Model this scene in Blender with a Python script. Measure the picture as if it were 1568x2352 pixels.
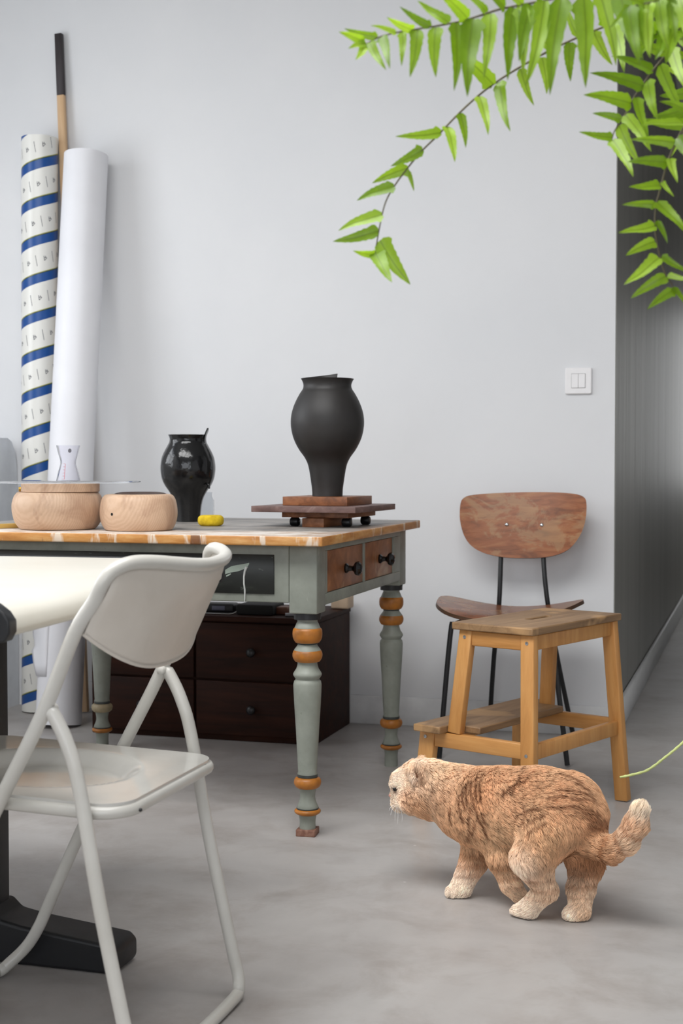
import bpy, bmesh, math, random
import numpy as np
from mathutils import Vector, Matrix, Euler
from mathutils.kdtree import KDTree

for _o in list(bpy.data.objects): bpy.data.objects.remove(_o)
C = bpy.context.scene.collection
PI = math.pi
# ------------------------------------------------------------------ camera
CAM_H, THETA, FPX = 0.9, math.radians(16.5), 3267.0
PITCH = math.atan(116 / FPX)
cd = bpy.data.cameras.new('camera'); cam = bpy.data.objects.new('camera', cd); C.objects.link(cam)
cam.location = (0, 0, CAM_H); cam.rotation_euler = (PI/2 - PITCH, 0, THETA)
cd.sensor_fit = 'AUTO'; cd.sensor_width = 36; cd.lens = FPX / 2352 * 36
cd.clip_start = 0.02; cd.clip_end = 60
cd.dof.use_dof = True; cd.dof.focus_distance = 3.05; cd.dof.aperture_fstop = 7.1
bpy.context.scene.camera = cam
# ------------------------------------------------------------------ world, lights, exposure
sc = bpy.context.scene
sc.view_settings.view_transform = 'Standard'; sc.view_settings.look = 'None'
sc.view_settings.gamma = 1; sc.view_settings.use_curve_mapping = False
sc.view_settings.exposure = 0.0
w = bpy.data.worlds.new('sky'); sc.world = w; w.use_nodes = True
w.node_tree.nodes['Background'].inputs[0].default_value = (0.80, 0.88, 1.0, 1)
w.node_tree.nodes['Background'].inputs[1].default_value = 1.2
def area(name, loc, rot, sx, sy, power, col):
    l = bpy.data.lights.new(name, 'AREA'); l.shape = 'RECTANGLE'; l.size = sx; l.size_y = sy
    l.energy = power; l.color = col
    o = bpy.data.objects.new(name, l); C.objects.link(o); o.location = loc; o.rotation_euler = rot
    return o
# daylight through the tall studio window in the left wall, and the corridor's end window; an unseen fill window added behind the camera
area('daylight_skylight', (-1.25, 1.5, 2.96), (0, 0, 0), 2.5, 1.5, 117, (1.0, 0.99, 0.97))
area('daylight_window_left', (-3.46, 2.9, 1.75), (0, -PI/2, 0), 1.3, 1.5, 27, (0.95, 0.975, 1.0))
area('fill_light_front', (0.0, -2.46, 1.5), (-PI/2, 0, PI), 3.6, 1.6, 44, (0.95, 0.97, 1.0))  # added fill, lifts the lower wall and floor
area('daylight_corridor', (0.3, 10.9, 1.35), (-PI/2, 0, 0), 1.3, 1.3, 10, (1.0, 0.97, 0.91))

def ray(px, py):
    a = (px - 784) / FPX; b = (1176 - py) / FPX
    h = math.cos(PITCH) + b * math.sin(PITCH); v = -math.sin(PITCH) + b * math.cos(PITCH)
    return Vector((a*math.cos(THETA) - h*math.sin(THETA), a*math.sin(THETA) + h*math.cos(THETA), v)), h
def atZ(px, py, Z):
    r, h = ray(px, py); return Vector((0, 0, CAM_H)) + r * (Z / h)
def atY(px, py, Y):
    r, h = ray(px, py); return Vector((0, 0, CAM_H)) + r * (Y / r.y)
def atz(px, py, z):
    r, h = ray(px, py); return Vector((0, 0, CAM_H)) + r * ((z - CAM_H) / r.z)
RIGHT = Vector((math.cos(THETA), math.sin(THETA), 0)); FWD = Vector((-math.sin(THETA), math.cos(THETA), 0)); UP = Vector((0, 0, 1))
# ------------------------------------------------------------------ materials
def lin(c):
    return tuple(((x/255)/12.92 if x/255 <= 0.04045 else ((x/255+0.055)/1.055)**2.4) for x in c) + (1,)
class NM:
    def __init__(s, name):
        s.m = bpy.data.materials.new(name); s.m.use_nodes = True; s.t = s.m.node_tree; s.n = s.t.nodes
        s.b = s.n['Principled BSDF']; s.tc = s.n.new('ShaderNodeTexCoord')
    def link(s, a, b): s.t.links.new(a, b)
    def mapping(s, scale=(1,1,1), rot=(0,0,0), loc=(0,0,0)):
        m = s.n.new('ShaderNodeMapping'); s.link(s.tc.outputs['Object'], m.inputs[0])
        m.inputs['Scale'].default_value = scale; m.inputs['Rotation'].default_value = rot; m.inputs['Location'].default_value = loc
        return m.outputs[0]
    def noise(s, vec, scale, detail=4, rough=.55, dist=0):
        n = s.n.new('ShaderNodeTexNoise'); s.link(vec, n.inputs['Vector'])
        n.inputs['Scale'].default_value = scale; n.inputs['Detail'].default_value = detail
        n.inputs['Roughness'].default_value = rough; n.inputs['Distortion'].default_value = dist
        return n.outputs['Fac']
    def ramp(s, fac, stops, interp='LINEAR'):
        r = s.n.new('ShaderNodeValToRGB'); s.link(fac, r.inputs[0]); cr = r.color_ramp; cr.interpolation = interp
        while len(cr.elements) < len(stops): cr.elements.new(.5)
        for e, (p, c) in zip(cr.elements, stops):
            e.position = p; e.color = c if len(c) == 4 else lin(c)
        return r.outputs[0]
    def mix(s, fac, a, b, mode='MIX'):
        m = s.n.new('ShaderNodeMix'); m.data_type = 'RGBA'; m.blend_type = mode
        for sock, v in ((m.inputs['Factor'], fac), (m.inputs[6], a), (m.inputs[7], b)):
            if isinstance(v, (int, float)): sock.default_value = v
            elif isinstance(v, tuple): sock.default_value = v if len(v) == 4 else lin(v)
            else: s.link(v, sock)
        return m.outputs[2]
    def math(s, op, a, b=None, c=None):
        m = s.n.new('ShaderNodeMath'); m.operation = op
        for i, v in enumerate((a, b, c)):
            if v is None: continue
            if isinstance(v, (int, float)): m.inputs[i].default_value = v
            else: s.link(v, m.inputs[i])
        return m.outputs[0]
    def bump(s, h, strength=.2, dist=.002):
        b = s.n.new('ShaderNodeBump'); s.link(h, b.inputs['Height']); b.inputs['Strength'].default_value = strength
        b.inputs['Distance'].default_value = dist; s.link(b.outputs[0], s.b.inputs['Normal'])
    def col(s, v):
        if isinstance(v, tuple): s.b.inputs['Base Color'].default_value = v if len(v) == 4 else lin(v)
        else: s.link(v, s.b.inputs['Base Color'])
    def set(s, **k):
        for a, v in k.items(): s.b.inputs[a.replace('_', ' ')].default_value = v
        return s.m
def plain(name, c, rough=.5, metal=0., var=.12, nscale=18, bump=0., spec=.5):
    m = NM(name); v = m.mapping(); n = m.noise(v, nscale)
    dark = tuple(int(x*(1-var)) for x in c)
    m.col(m.ramp(n, [(.3, dark), (.7, c)]))
    if bump: m.bump(m.noise(v, nscale*6), bump, .001)
    m.set(Roughness=rough, Metallic=metal); m.b.inputs['Specular IOR Level'].default_value = spec
    return m.m
def wood(name, c1, c2, c3, stretch=(1, 12, 12), scale=3.5, rough=.45, blotch=None, bump=.08):
    m = NM(name); v = m.mapping(stretch); n = m.noise(v, scale, 6, .6, .6)
    col = m.ramp(n, [(.28, c1), (.5, c2), (.72, c3)])
    fine = m.noise(m.mapping(tuple(x*5 for x in stretch)), scale*2, 3)
    col = m.mix(m.ramp(fine, [(.35, (0,0,0)), (.7, (90,90,90))]), col, tuple(int(x*.75) for x in c2))
    if blotch:
        b = m.noise(m.mapping(), blotch[0], 3, .5, .5)
        col = m.mix(m.ramp(b, [(blotch[1], (0,0,0)), (blotch[1]+.06, (235,235,235))]), col, blotch[2])
    m.col(col); m.bump(n, bump, .001); m.set(Roughness=rough)
    return m.m
MW = {}
def wall_mat():
    m = NM('painted_plaster'); v = m.mapping()
    m.col(m.ramp(m.noise(v, 1.3, 5), [(.3, (221,222,224)), (.7, (229,229,230))])); m.bump(m.noise(v, 160, 3), .06, .001); m.set(Roughness=.62)
    return m.m
M_wall = wall_mat()
M_base = plain('painted_skirting', (226,226,226), .5, var=.05)
M_ceil = plain('ceiling_paint', (186,186,184), .8, var=.03)
def floor_mat():
    m = NM('polished_concrete'); v = m.mapping()
    a = m.noise(v, .9, 8, .62, .8); b = m.noise(m.mapping((1,2.2,1), (0,0,.5)), 3.1, 6, .65, 1.2)
    col = m.ramp(a, [(.3, (154,149,146)), (.5, (170,166,163)), (.7, (184,181,178))])
    col = m.mix(m.ramp(b, [(.35, (0,0,0)), (.75, (140,140,140))]), col, (188,185,182))
    c = m.noise(v, 5.5, 5, .7, .4); col = m.mix(m.ramp(c, [(.46, (0,0,0)), (.72, (190,190,190))]), col, (138,128,121))
    d = m.noise(v, 120, 2, .5); col = m.mix(m.ramp(d, [(.74, (0,0,0)), (.8, (150,150,150))]), col, (198,192,186))
    sm_ = m.noise(m.mapping((1,1.6,1), (0,0,-.4)), 9, 6, .72, .9); col = m.mix(m.ramp(sm_, [(.5, (0,0,0)), (.8, (120,120,120))]), col, (196,190,186))
    vo = m.n.new('ShaderNodeTexVoronoi'); m.link(v, vo.inputs['Vector']); vo.inputs['Scale'].default_value = 7
    col = m.mix(m.ramp(vo.outputs['Distance'], [(.016, (210,210,210)), (.03, (0,0,0))]), col, (214,210,206))
    vo = m.n.new('ShaderNodeTexVoronoi'); m.link(m.mapping(loc=(3.3,1.7,0)), vo.inputs['Vector']); vo.inputs['Scale'].default_value = 3.1
    col = m.mix(m.ramp(vo.outputs['Distance'], [(.010, (190,190,190)), (.018, (0,0,0))]), col, (74,66,60))
    st = m.noise(m.mapping((1.2,5,1), (0,0,.35)), 5, 5, .7, 2.0)
    col = m.mix(m.ramp(st, [(.66, (0,0,0)), (.80, (110,110,110))]), col, (196,191,186))
    m.col(col); r = m.ramp(b, [(.3, (150,150,150)), (.7, (185,185,185))])
    m.link(r, m.b.inputs['Roughness']); m.bump(m.noise(v, 40, 5), .08, .001); m.b.inputs['Specular IOR Level'].default_value = .4
    return m.m
M_floor = floor_mat()
def corr_mat():
    m = NM('grey_lacquered_panel'); v = m.mapping((0.001, 1, 0.03)); n = m.noise(v, 2.2, 5, .7)
    m.col(m.ramp(n, [(.3, (132,131,125)), (.7, (164,163,157))]))
    n2 = m.noise(m.mapping((0.001, 1.0, .06)), 1.6, 5, .7); m.bump(n2, .6, .02); m.set(Roughness=.52)
    return m.m
M_corr = corr_mat()
M_glass = NM('window_glass'); M_glass.col((235,240,240)); M_glass = M_glass.set(Roughness=.02, Transmission_Weight=1.0, IOR=1.45)
M_black = plain('black_enamel', (26,26,28), .4, var=.2)
M_blackplastic = plain('black_plastic', (24,25,29), .45, var=.15, bump=.1)
M_steel = plain('steel', (200,200,200), .25, 1.0)
M_brass = plain('brass', (190,150,70), .3, 1.0)

# ------------------------------------------------------------------ mesh helpers
def link(name, bm, mat, parent=None, smooth=False, loc=None, kind=None):
    me = bpy.data.meshes.new(name); bmesh.ops.recalc_face_normals(bm, faces=bm.faces[:]); bm.to_mesh(me); bm.free()
    for m in (mat if isinstance(mat, (list, tuple)) else [mat]): me.materials.append(m)
    if smooth:
        me.polygons.foreach_set('use_smooth', [True]*len(me.polygons))
    o = bpy.data.objects.new(name, me); C.objects.link(o)
    if parent is not None: o.parent = parent
    if loc is not None: o.location = loc
    if kind: o['kind'] = kind
    return o
def smooth_by_angle(o, deg=35):
    me = o.data
    me.polygons.foreach_set('use_smooth', [True]*len(me.polygons))
    bm = bmesh.new(); bm.from_mesh(me)
    for e in bm.edges:
        if len(e.link_faces) == 2: e.smooth = e.calc_face_angle() < math.radians(deg)
    bm.to_mesh(me); bm.free()
    return o
def thing(name, label, cat, loc=(0,0,0), rotz=0, group=None):
    o = bpy.data.objects.new(name, None); C.objects.link(o); o.location = loc; o.rotation_euler = (0,0,rotz)
    o.empty_display_size = .05
    return tag(o, label, cat, group)
def tag(o, label, cat, group=None):
    o['label'] = label; o['category'] = cat
    if group: o['group'] = group
    return o
def box(bm, lo, hi, bevel=0., seg=2, M=None):
    lo, hi = Vector(lo), Vector(hi); c = (lo+hi)/2; s = hi-lo
    r = bmesh.ops.create_cube(bm, size=1, matrix=Matrix.Translation(c) @ Matrix.Diagonal((*s, 1)))
    vs = r['verts']
    if bevel > 0:
        es = list({e for v in vs for e in v.link_edges})
        rb = bmesh.ops.bevel(bm, geom=es, offset=bevel, segments=seg, affect='EDGES', profile=.5)
        vs = list(set(rb['verts']) | {v for v in vs if v.is_valid})
    if M is not None: bmesh.ops.transform(bm, matrix=M, verts=vs)
    return vs
def boxo(name, lo, hi, mat, parent=None, bevel=0., seg=2, M=None):
    bm = bmesh.new(); box(bm, lo, hi, bevel, seg, M); o = link(name, bm, mat, parent)
    if bevel: smooth_by_angle(o, 50)
    return o
def prismbar(bm, a, b, wx, wy, upv, bevel=.002):
    """rectangular bar from a to b; wx along upv-cross axis, wy along upv"""
    a, b = Vector(a), Vector(b); d = (b-a); L = d.length; d.normalize()
    y = (Vector(upv) - d*Vector(upv).dot(d)).normalized(); x = y.cross(d)
    M = Matrix((x, y, d)).transposed().to_4x4(); M.translation = (a+b)/2
    return box(bm, (-wx/2, -wy/2, -L/2), (wx/2, wy/2, L/2), bevel, 2, M)
def catmull(pts, n=6, closed=False):
    P = [Vector(p) for p in pts]; out = []
    for i in range(len(P)-1):
        p0 = P[i-1] if i > 0 else P[0]*2-P[1]; p1 = P[i]; p2 = P[i+1]; p3 = P[i+2] if i+2 < len(P) else P[-1]*2-P[-2]
        for k in range(n):
            t = k/n
            out.append(.5*((2*p1)+(p2-p0)*t+(2*p0-5*p1+4*p2-p3)*t*t+(3*p1-p0-3*p2+p3)*t*t*t))
    out.append(P[-1]); return out
def tube(bm, pts, r, n=12, cap=True, closed=False):
    pts = [Vector(p) for p in pts]; R = r if isinstance(r, (list, tuple)) else [r]*len(pts)
    N = None; rings = []
    for i, p in enumerate(pts):
        a = pts[max(i-1, 0)]; b = pts[min(i+1, len(pts)-1)]
        if closed: a = pts[i-1]; b = pts[(i+1) % len(pts)]
        d = (b-a).normalized()
        if N is None: N = d.orthogonal().normalized()
        else: N = (N - d*N.dot(d)).normalized()
        B = d.cross(N)
        rings.append([bm.verts.new(p + (N*math.cos(2*PI*k/n) + B*math.sin(2*PI*k/n))*R[i]) for k in range(n)])
    m = len(rings)
    for i in range(m if closed else m-1):
        A, Bq = rings[i], rings[(i+1) % m]
        for k in range(n): bm.faces.new((A[k], A[(k+1) % n], Bq[(k+1) % n], Bq[k]))
    if cap and not closed: bm.faces.new(rings[0][::-1]); bm.faces.new(rings[-1])
def tubeo(name, pts, r, mat, parent=None, n=12, closed=False):
    bm = bmesh.new(); tube(bm, pts, r, n, True, closed); return smooth_by_angle(link(name, bm, mat, parent), 60)
def lathe(bm, prof, n=40, loc=(0,0,0), zfun=None):
    """prof list of (r, z); closed with caps where r>0 at ends"""
    rings = []
    for j, (r, z) in enumerate(prof):
        rings.append([bm.verts.new((loc[0]+r*math.cos(2*PI*k/n), loc[1]+r*math.sin(2*PI*k/n), loc[2]+z)) for k in range(n)])
    for A, B in zip(rings, rings[1:]):
        for k in range(n): bm.faces.new((A[k], A[(k+1) % n], B[(k+1) % n], B[k]))
    if prof[0][0] > 1e-5: bm.faces.new(rings[0][::-1])
    if prof[-1][0] > 1e-5: bm.faces.new(rings[-1])
    bmesh.ops.remove_doubles(bm, verts=bm.verts[:], dist=1e-6)
def latheo(name, prof, mat, parent=None, n=40, loc=(0,0,0)):
    bm = bmesh.new(); lathe(bm, prof, n, loc); return smooth_by_angle(link(name, bm, mat, parent), 40)
def slab(bm, outline, axis_o, ux, uy, un, th):
    """extrude a 2-D outline (x,y) by thickness th along un"""
    o = Vector(axis_o); ux, uy, un = Vector(ux), Vector(uy), Vector(un)
    a = [bm.verts.new(o+ux*x+uy*y) for x, y in outline]; b = [bm.verts.new(o+ux*x+uy*y+un*th) for x, y in outline]
    n = len(a); bm.faces.new(a[::-1]); bm.faces.new(b)
    for i in range(n): bm.faces.new((a[i], a[(i+1) % n], b[(i+1) % n], b[i]))
def rrect(w, h, r, n=6):
    out = []
    for cx, cy, a0 in ((w/2-r, h/2-r, 0), (-w/2+r, h/2-r, 90), (-w/2+r, -h/2+r, 180), (w/2-r, -h/2+r, 270)):
        for k in range(n+1):
            a = math.radians(a0+90*k/n); out.append((cx+r*math.cos(a), cy+r*math.sin(a)))
    return out
def struct(o): o['kind'] = 'structure'; return o

# ------------------------------------------------------------------ room shell
XL, XR, YB, YW, YE, ZC, XC = -3.4, 2.6, -2.4, 4.69, 10.8, 2.9, -0.46
struct(boxo('floor', (XL-.2, YB-.2, -.12), (XR+.2, YE+.2, 0), M_floor))
bm = bmesh.new(); SKX, SKY = (-2.6, .1), (.7, 2.3)
box(bm, (XL-.2, YB-.2, ZC), (XR+.2, SKY[0], ZC+.12)); box(bm, (XL-.2, SKY[1], ZC), (XR+.2, YE+.2, ZC+.12))
box(bm, (XL-.2, SKY[0], ZC), (SKX[0], SKY[1], ZC+.12)); box(bm, (SKX[1], SKY[0], ZC), (XR+.2, SKY[1], ZC+.12))
struct(link('ceiling', bm, M_ceil))
struct(boxo('wall_back', (XL-.2, YW, 0), (XC-.0035, YW+.14, ZC), M_wall))
wc = struct(boxo('wall_corridor_left', (XC-.14, YW+.14, 0), (XC-.0037, YE, ZC), M_corr))
# shallow vertical lacquered boards cover the corridor wall, the first one closing the wall's end
pm = None
for i in range(5):
    y0 = YW+.001 + i*1.22
    if pm is None:
        bm = bmesh.new(); box(bm, (0, 0, .1), (.0035, 1.217, ZC), .001, 1); o = link('panel', bm, M_corr, wc); pm = o.data
    else:
        o = bpy.data.objects.new('panel', pm); C.objects.link(o); o.parent = wc
    o.location = (XC-.0035, y0, 0)
struct(boxo('wall_corridor_right', (1.0, YW+.14, 0), (1.14, YE, ZC), M_corr))
struct(boxo('wall_back_right', (1.0, YW, 0), (XR+.2, YW+.14, ZC), M_wall))
struct(boxo('wall_right', (XR, YB, 0), (XR+.14, YW, ZC), M_wall))
def wall_with_window(name, axis, pos, th, span, win, zwin, mat):
    bm = bmesh.new(); a, b = span; w0, w1 = win; z0, z1 = zwin
    for lo, hi, zl, zh in ((a, w0, 0, ZC), (w1, b, 0, ZC), (w0, w1, 0, z0), (w0, w1, z1, ZC)):
        if axis == 'x': box(bm, (pos, lo, zl), (pos+th, hi, zh))
        else: box(bm, (lo, pos, zl), (hi, pos+th, zh))
    return struct(link(name, bm, mat))
wall_with_window('wall_left', 'x', XL-.14, .14, (YB, YW), (2.1, 3.7), (1.1, 2.65), M_wall)
wall_with_window('wall_front', 'y', YB-.14, .14, (XL, XR), (-1.9, 1.9), (.7, 2.4), M_wall)
wall_with_window('wall_corridor_end', 'y', YE, .14, (XC-.14, 1.14), (-.35, .95), (.7, 2.0), M_corr)
def window(name, axis, pos, win, zwin, nb, nz):
    e = bpy.data.objects.new(name, None); C.objects.link(e); e['kind'] = 'structure'; a, b = win; z0, z1 = zwin
    def B(nm, lo, hi, zl, zh, d=.03, mat=M_base):
        if axis == 'x': boxo(nm, (pos-d, lo, zl), (pos+d, hi, zh), mat, e)
        else: boxo(nm, (lo, pos-d, zl), (hi, pos+d, zh), mat, e)
    for i in range(nb+1):
        c = a+(b-a)*i/nb; B('window_frame', c-.025, c+.025, z0, z1)
    for j in range(nz+1):
        c = z0+(z1-z0)*j/nz; B('window_frame', a, b, c-.02, c+.02, .024)
    return e
window('window_1', 'x', XL-.02, (2.1, 3.7), (1.1, 2.65), 2, 2)
sk = bpy.data.objects.new('window_4', None); C.objects.link(sk); sk['kind'] = 'structure'
for i in range(5):
    c = SKX[0]+(SKX[1]-SKX[0])*i/4; boxo('window_frame', (c-.03, SKY[0], ZC-.02), (c+.03, SKY[1], ZC+.04), M_base, sk)
for c in (SKY[0], (SKY[0]+SKY[1])/2, SKY[1]): boxo('window_frame', (SKX[0], c-.03, ZC-.015), (SKX[1], c+.03, ZC+.035), M_base, sk)
window('fill_window_front', 'y', YB-.02, (-1.9, 1.9), (.7, 2.4), 4, 2)  # unseen window added as a frame for the fill light
window('window_3', 'y', YE+.06, (-.35, .95), (.7, 2.0), 2, 1)
def skirting(name, lo, hi): return struct(boxo(name, lo, hi, M_base, None, .002, 1))
skirting('baseboard_back', (-2.62, YW-.012, 0), (XC-.004, YW-.0005, .098))
skirting('baseboard_corridor', (XC+.0005, YW-.012, 0), (XC+.014, YE-.01, .098))
skirting('baseboard_corridor_right', (.986, YW+.14, 0), (.9995, YE-.01, .098))

# ------------------------------------------------------------------ light switch
sp = atY(1328.5, 875, YW)
sw = thing('light_switch', 'white square double rocker light switch on the wall above the plywood chair', 'light switch', (sp.x, YW-.0005, sp.z))
M_sw = plain('switch_plastic', (240,238,238), .3, var=.02)
def fx(name, w_, h_, y0, y1, mat, par, x=0., z=0., bev=.002, r=.006):
    bm = bmesh.new(); slab(bm, [(a+x, b+z) for a, b in rrect(w_, h_, r)], (0, -y0, 0), (1,0,0), (0,0,1), (0,-1,0), y1-y0)
    o = link(name, bm, mat, par); m = o.modifiers.new('bevel', 'BEVEL'); m.width = bev; m.segments = 3; m.limit_method = 'ANGLE'; return smooth_by_angle(o, 50)
fx('cover_plate', .0865, .0865, 0, .009, M_sw, sw, bev=.0035)
M_gap = plain('switch_gap', (120,118,118), .6)
fx('recess', .0455, .0475, .009, .0094, M_gap, sw, bev=.0001, r=.001)
for s in (-1, 1): fx('rocker', .0215, .0455, .0092, .0115, M_sw, sw, x=s*.0112, bev=.0008, r=.001)

# ------------------------------------------------------------------ tall white cabinet at the left edge
M_cab = plain('white_laminate', (238,241,245), .45, var=.04)
bm = bmesh.new()
prof = [(4.10, 0), (4.685, 0), (4.685, .86), (4.68, .90), (4.668, .94), (4.648, .972), (4.62, .985), (4.10, .985)]
a = [bm.verts.new((-2.633, y, z)) for y, z in prof]; b = [bm.verts.new((-3.38, y, z)) for y, z in prof]
bm.faces.new(a); bm.faces.new(b[::-1])
for i in range(len(prof)): bm.faces.new((a[i], b[i], b[(i+1) % len(prof)], a[(i+1) % len(prof)]))
cab = link('cabinet', bm, M_cab); tag(cab, 'waist-high white cabinet with rounded top corner, cut by the picture edge', 'cabinet')
smooth_by_angle(cab, 40)

# ------------------------------------------------------------------ rolls and stick in the corner
def leaning(name, label, cat, p0, p1):
    p0, p1 = Vector(p0), Vector(p1); e = thing(name, label, cat, p0)
    d = (p1-p0); L_ = d.length; d.normalize(); x = (Vector((1,0,0)) - d*d.x).normalized()
    e.rotation_euler = Matrix((x, d.cross(x), d)).transposed().to_euler(); return e, L_
def stripe_mat():
    m = NM('striped_wrapping'); sx = m.n.new('ShaderNodeSeparateXYZ'); m.link(m.tc.outputs['Object'], sx.inputs[0])
    ang = m.math('ARCTAN2', sx.outputs[1], sx.outputs[0])
    t = m.math('SUBTRACT', m.math('DIVIDE', sx.outputs[2], .1345), m.math('DIVIDE', ang, 2*PI))
    fr = m.math('FRACT', m.math('ADD', t, 20.76))
    W_ = (230,229,223); Bc = (16,74,144)
    m.col(m.ramp(fr, [(0, W_), (.30, Bc), (.535, (52,68,44)), (.562, (176,176,110)), (.58, W_)], 'CONSTANT'))
    m.set(Roughness=.32); return m.m
M_str = stripe_mat()
pb = atY(92, 1634, 4.59); pt = atY(91, 318, 4.62)
sr, L = leaning('wrapped_roll', 'tall cardboard tube wrapped in white film with blue spiral stripes', 'roll', (pb.x, pb.y, .004), pt)
latheo('tube', [(.0645, 0), (.0645, L), (.0610, L), (.0610, .002), (0, .002)], M_str, sr, 64)
M_ink = plain('grey_ink', (72,74,84), .5, var=.05)
bm = bmesh.new(); R = .0650
def mark(bm, q, s, verts, R=R):
    vs = []
    for x, z in verts:
        zz = q[1]+z; a = q[0]+x/R; vs.append(bm.verts.new((R*math.cos(a), R*math.sin(a), zz)))
    bm.faces.new(vs)
pitch = .1345
k = 0
while True:
    s_ = k*.0305                                            # arc length along the helix
    a = s_/R; z = .019 + a/(2*PI)*pitch
    if z > L-.022: break
    if z < .03: k += 1; continue
    slope = pitch/(2*PI*R)
    def sk(pts, tilt=.22): return [(x*math.cos(tilt)-y*math.sin(tilt)*-1, y*math.cos(tilt)-x*math.sin(tilt)) for x, y in pts]
    if k % 2 == 0:
        for j in range(9):
            y0 = -.019+j*.0043; mark(bm, (a, z), 1, sk([(-.0009-.0004*(j%2), y0), (.0009, y0), (.0009+.0003*(j%3), y0+.0034), (-.0009, y0+.0034)], -.18))
    else:
        t = [(-.0065, .0075), (-.0045, .0075), (.0012, -.0085), (-.0010, -.0085)]
        mark(bm, (a, z), 1, sk(t)); mark(bm, (a, z), 1, sk([(-.0010, -.0085), (.0012, -.0085), (.0080, .0035), (.0062, .0035)]))
        mark(bm, (a, z), 1, sk([(-.003, -.0005), (.0065, .0035), (.0060, .0052), (-.0035, .0015)])); mark(bm, (a, z), 1, sk([(.0005, .003), (.003, .004), (.001, .009), (-.001, .008)]))
    k += 1
link('printed_marks', bm, M_ink, sr)
def solid(o, th, off=0):
    m = o.modifiers.new('solid', 'SOLIDIFY'); m.thickness = th; m.offset = off; return o
pb = atY(134, 1655, 4.35); pt = atY(198, 357, 4.60)
M_paper = plain('white_paper', (236,236,240), .5, var=.03, nscale=4)
wr, L = leaning('paper_roll', 'tall plain white paper roll leaning beside the striped tube', 'roll', (pb.x, pb.y, .006), pt)
latheo('tube', [(.0775, 0), (.0772, L), (.0735, L), (.0735, .002), (0, .002)], M_paper, wr, 64)
# torn outer sheet peeling off low on the roll
bm = bmesh.new(); rows = [(0.52, .35), (.46, .60), (.40, .66), (.34, .62), (.30, .72), (.262, 1.02), (.245, .55), (.20, .30), (.16, .1)]
prev = None
for z, ext in rows:
    cur = []
    for i in range(8):
        u = i/7; aa = math.radians(-100) - u*(.6+ext*1.1); rr = .0785 + max(0, u-.45)**1.6*.10*ext*1.3
        cur.append(bm.verts.new((rr*math.cos(aa), rr*math.sin(aa), z)))
    if prev:
        for i in range(7): bm.faces.new((prev[i], prev[i+1], cur[i+1], cur[i]))
    prev = cur
solid(smooth_by_angle(link('torn_sheet', bm, M_paper, wr), 60), .0006)
pb = atY(195, 1640, 4.60); pt = atY(135, 78, 4.674)
st, L = leaning('wooden_stick', 'thin square stick of pale wood with a dark upper end', 'stick', (pb.x, pb.y, .004), pt)
M_pale = wood('pale_wood', (206,168,126), (222,186,146), (232,200,162), (14,14,1), 3, .55)
M_dark = wood('charred_wood', (44,38,40), (54,48,50), (66,58,58), (14,14,1), 3, .6)
cut = L-.222
boxo('shaft', (-.0135, -.009, 0), (.0135, .009, cut), M_pale, st, .001, 1)
o = boxo('dark_end', (-.0135, -.009, cut), (.0135, .009, L), M_dark, st, .001, 1); o['label'] = 'dark stained end'

# ------------------------------------------------------------------ drawer chest under the work table
M_chest = wood('dark_mahogany', (30,13,7), (44,20,10), (58,28,15), (1,12,12), 3, .65); M_chest.node_tree.nodes['Principled BSDF'].inputs['Specular IOR Level'].default_value = .2
CX0, CX1, CY0, CY1, CZ = -2.13, -1.352, 4.26, 4.665, .40
ch = thing('drawer_chest', 'low dark brown wooden chest of drawers under the painted table', 'chest', (CX0, CY0, 0))
cw = CX1-CX0; cdp = CY1-CY0
boxo('body', (0, .012, .0), (cw, cdp, CZ-.014), M_chest, ch, .003)
boxo('top', (-.008, -.004, CZ-.014), (cw+.004, cdp, CZ+.004), M_chest, ch, .003)
xm = -1.756-CX0
for x0, x1 in ((.012, xm-.004), (xm+.004, cw-.012)):
    for z0, z1 in ((.02, .194), (.20, .382)):
        d = boxo('drawer', (x0, -.002, z0), (x1, .016, z1), M_chest, ch, .003)
        bm = bmesh.new(); lathe(bm, [(0,0), (.007,0), (.007,.008), (.014,.014), (.015,.02), (.009,.025), (0,.026)], 16)
        bmesh.ops.transform(bm, matrix=Matrix.Translation(((x0+x1)/2, -.002, (z0+z1)/2)) @ Matrix.Rotation(PI/2, 4, 'X'), verts=bm.verts[:])
        link('knob', bm, M_black, d, True)
CT = CZ+.004
M_greyp = plain('beige_box', (196,172,146), .6)
def onchest(name, lab, cat, px, y, sz, mat, rot=0, bev=.006):
    p = atY(px, 1400, y); e = boxo(name, (-sz[0]/2, -sz[1]/2, 0), (sz[0]/2, sz[1]/2, sz[2]), mat, None, bev, 3)
    e.location = (p.x, y, CT+.0005); e.rotation_euler = (0,0,rot); return tag(e, lab, cat)
pd = atY(508, 1390, 4.34)
dv = thing('digital_scale', 'black rounded device with pale display and wire foot on the chest', 'scale', (pd.x, 4.34, CT+.0005), .05)
boxo('body', (-.052, -.03, .004), (.052, .03, .034), M_blackplastic, dv, .008, 3)
boxo('display', (-.022, -.0315, .012), (.022, -.0295, .026), plain('display_grey', (96,98,118), .3), dv, .001)
tubeo('wire_foot', catmull([(-.045,-.034,.002), (0,-.040,.002), (.045,-.038,.002), (.066,-.030,.012), (.074,-.02,.03)], 5), .0018, M_steel, dv, 8)
onchest('black_case', 'flat matt black case on the chest beside the device', 'case', 598, 4.36, (.125, .12, .034), plain('matt_black', (14,13,13), .8))
onchest('copper_block', 'small reddish brown block on the chest, right of the black case', 'block', 652, 4.36, (.042, .05, .026), plain('copper_brown', (104,62,42), .5))
onchest('beige_box', 'pale beige carton at the right rear end of the chest', 'carton', 786, 4.60, (.062, .07, .055), M_greyp)
p0 = atY(655, 1406, 4.285)
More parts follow.
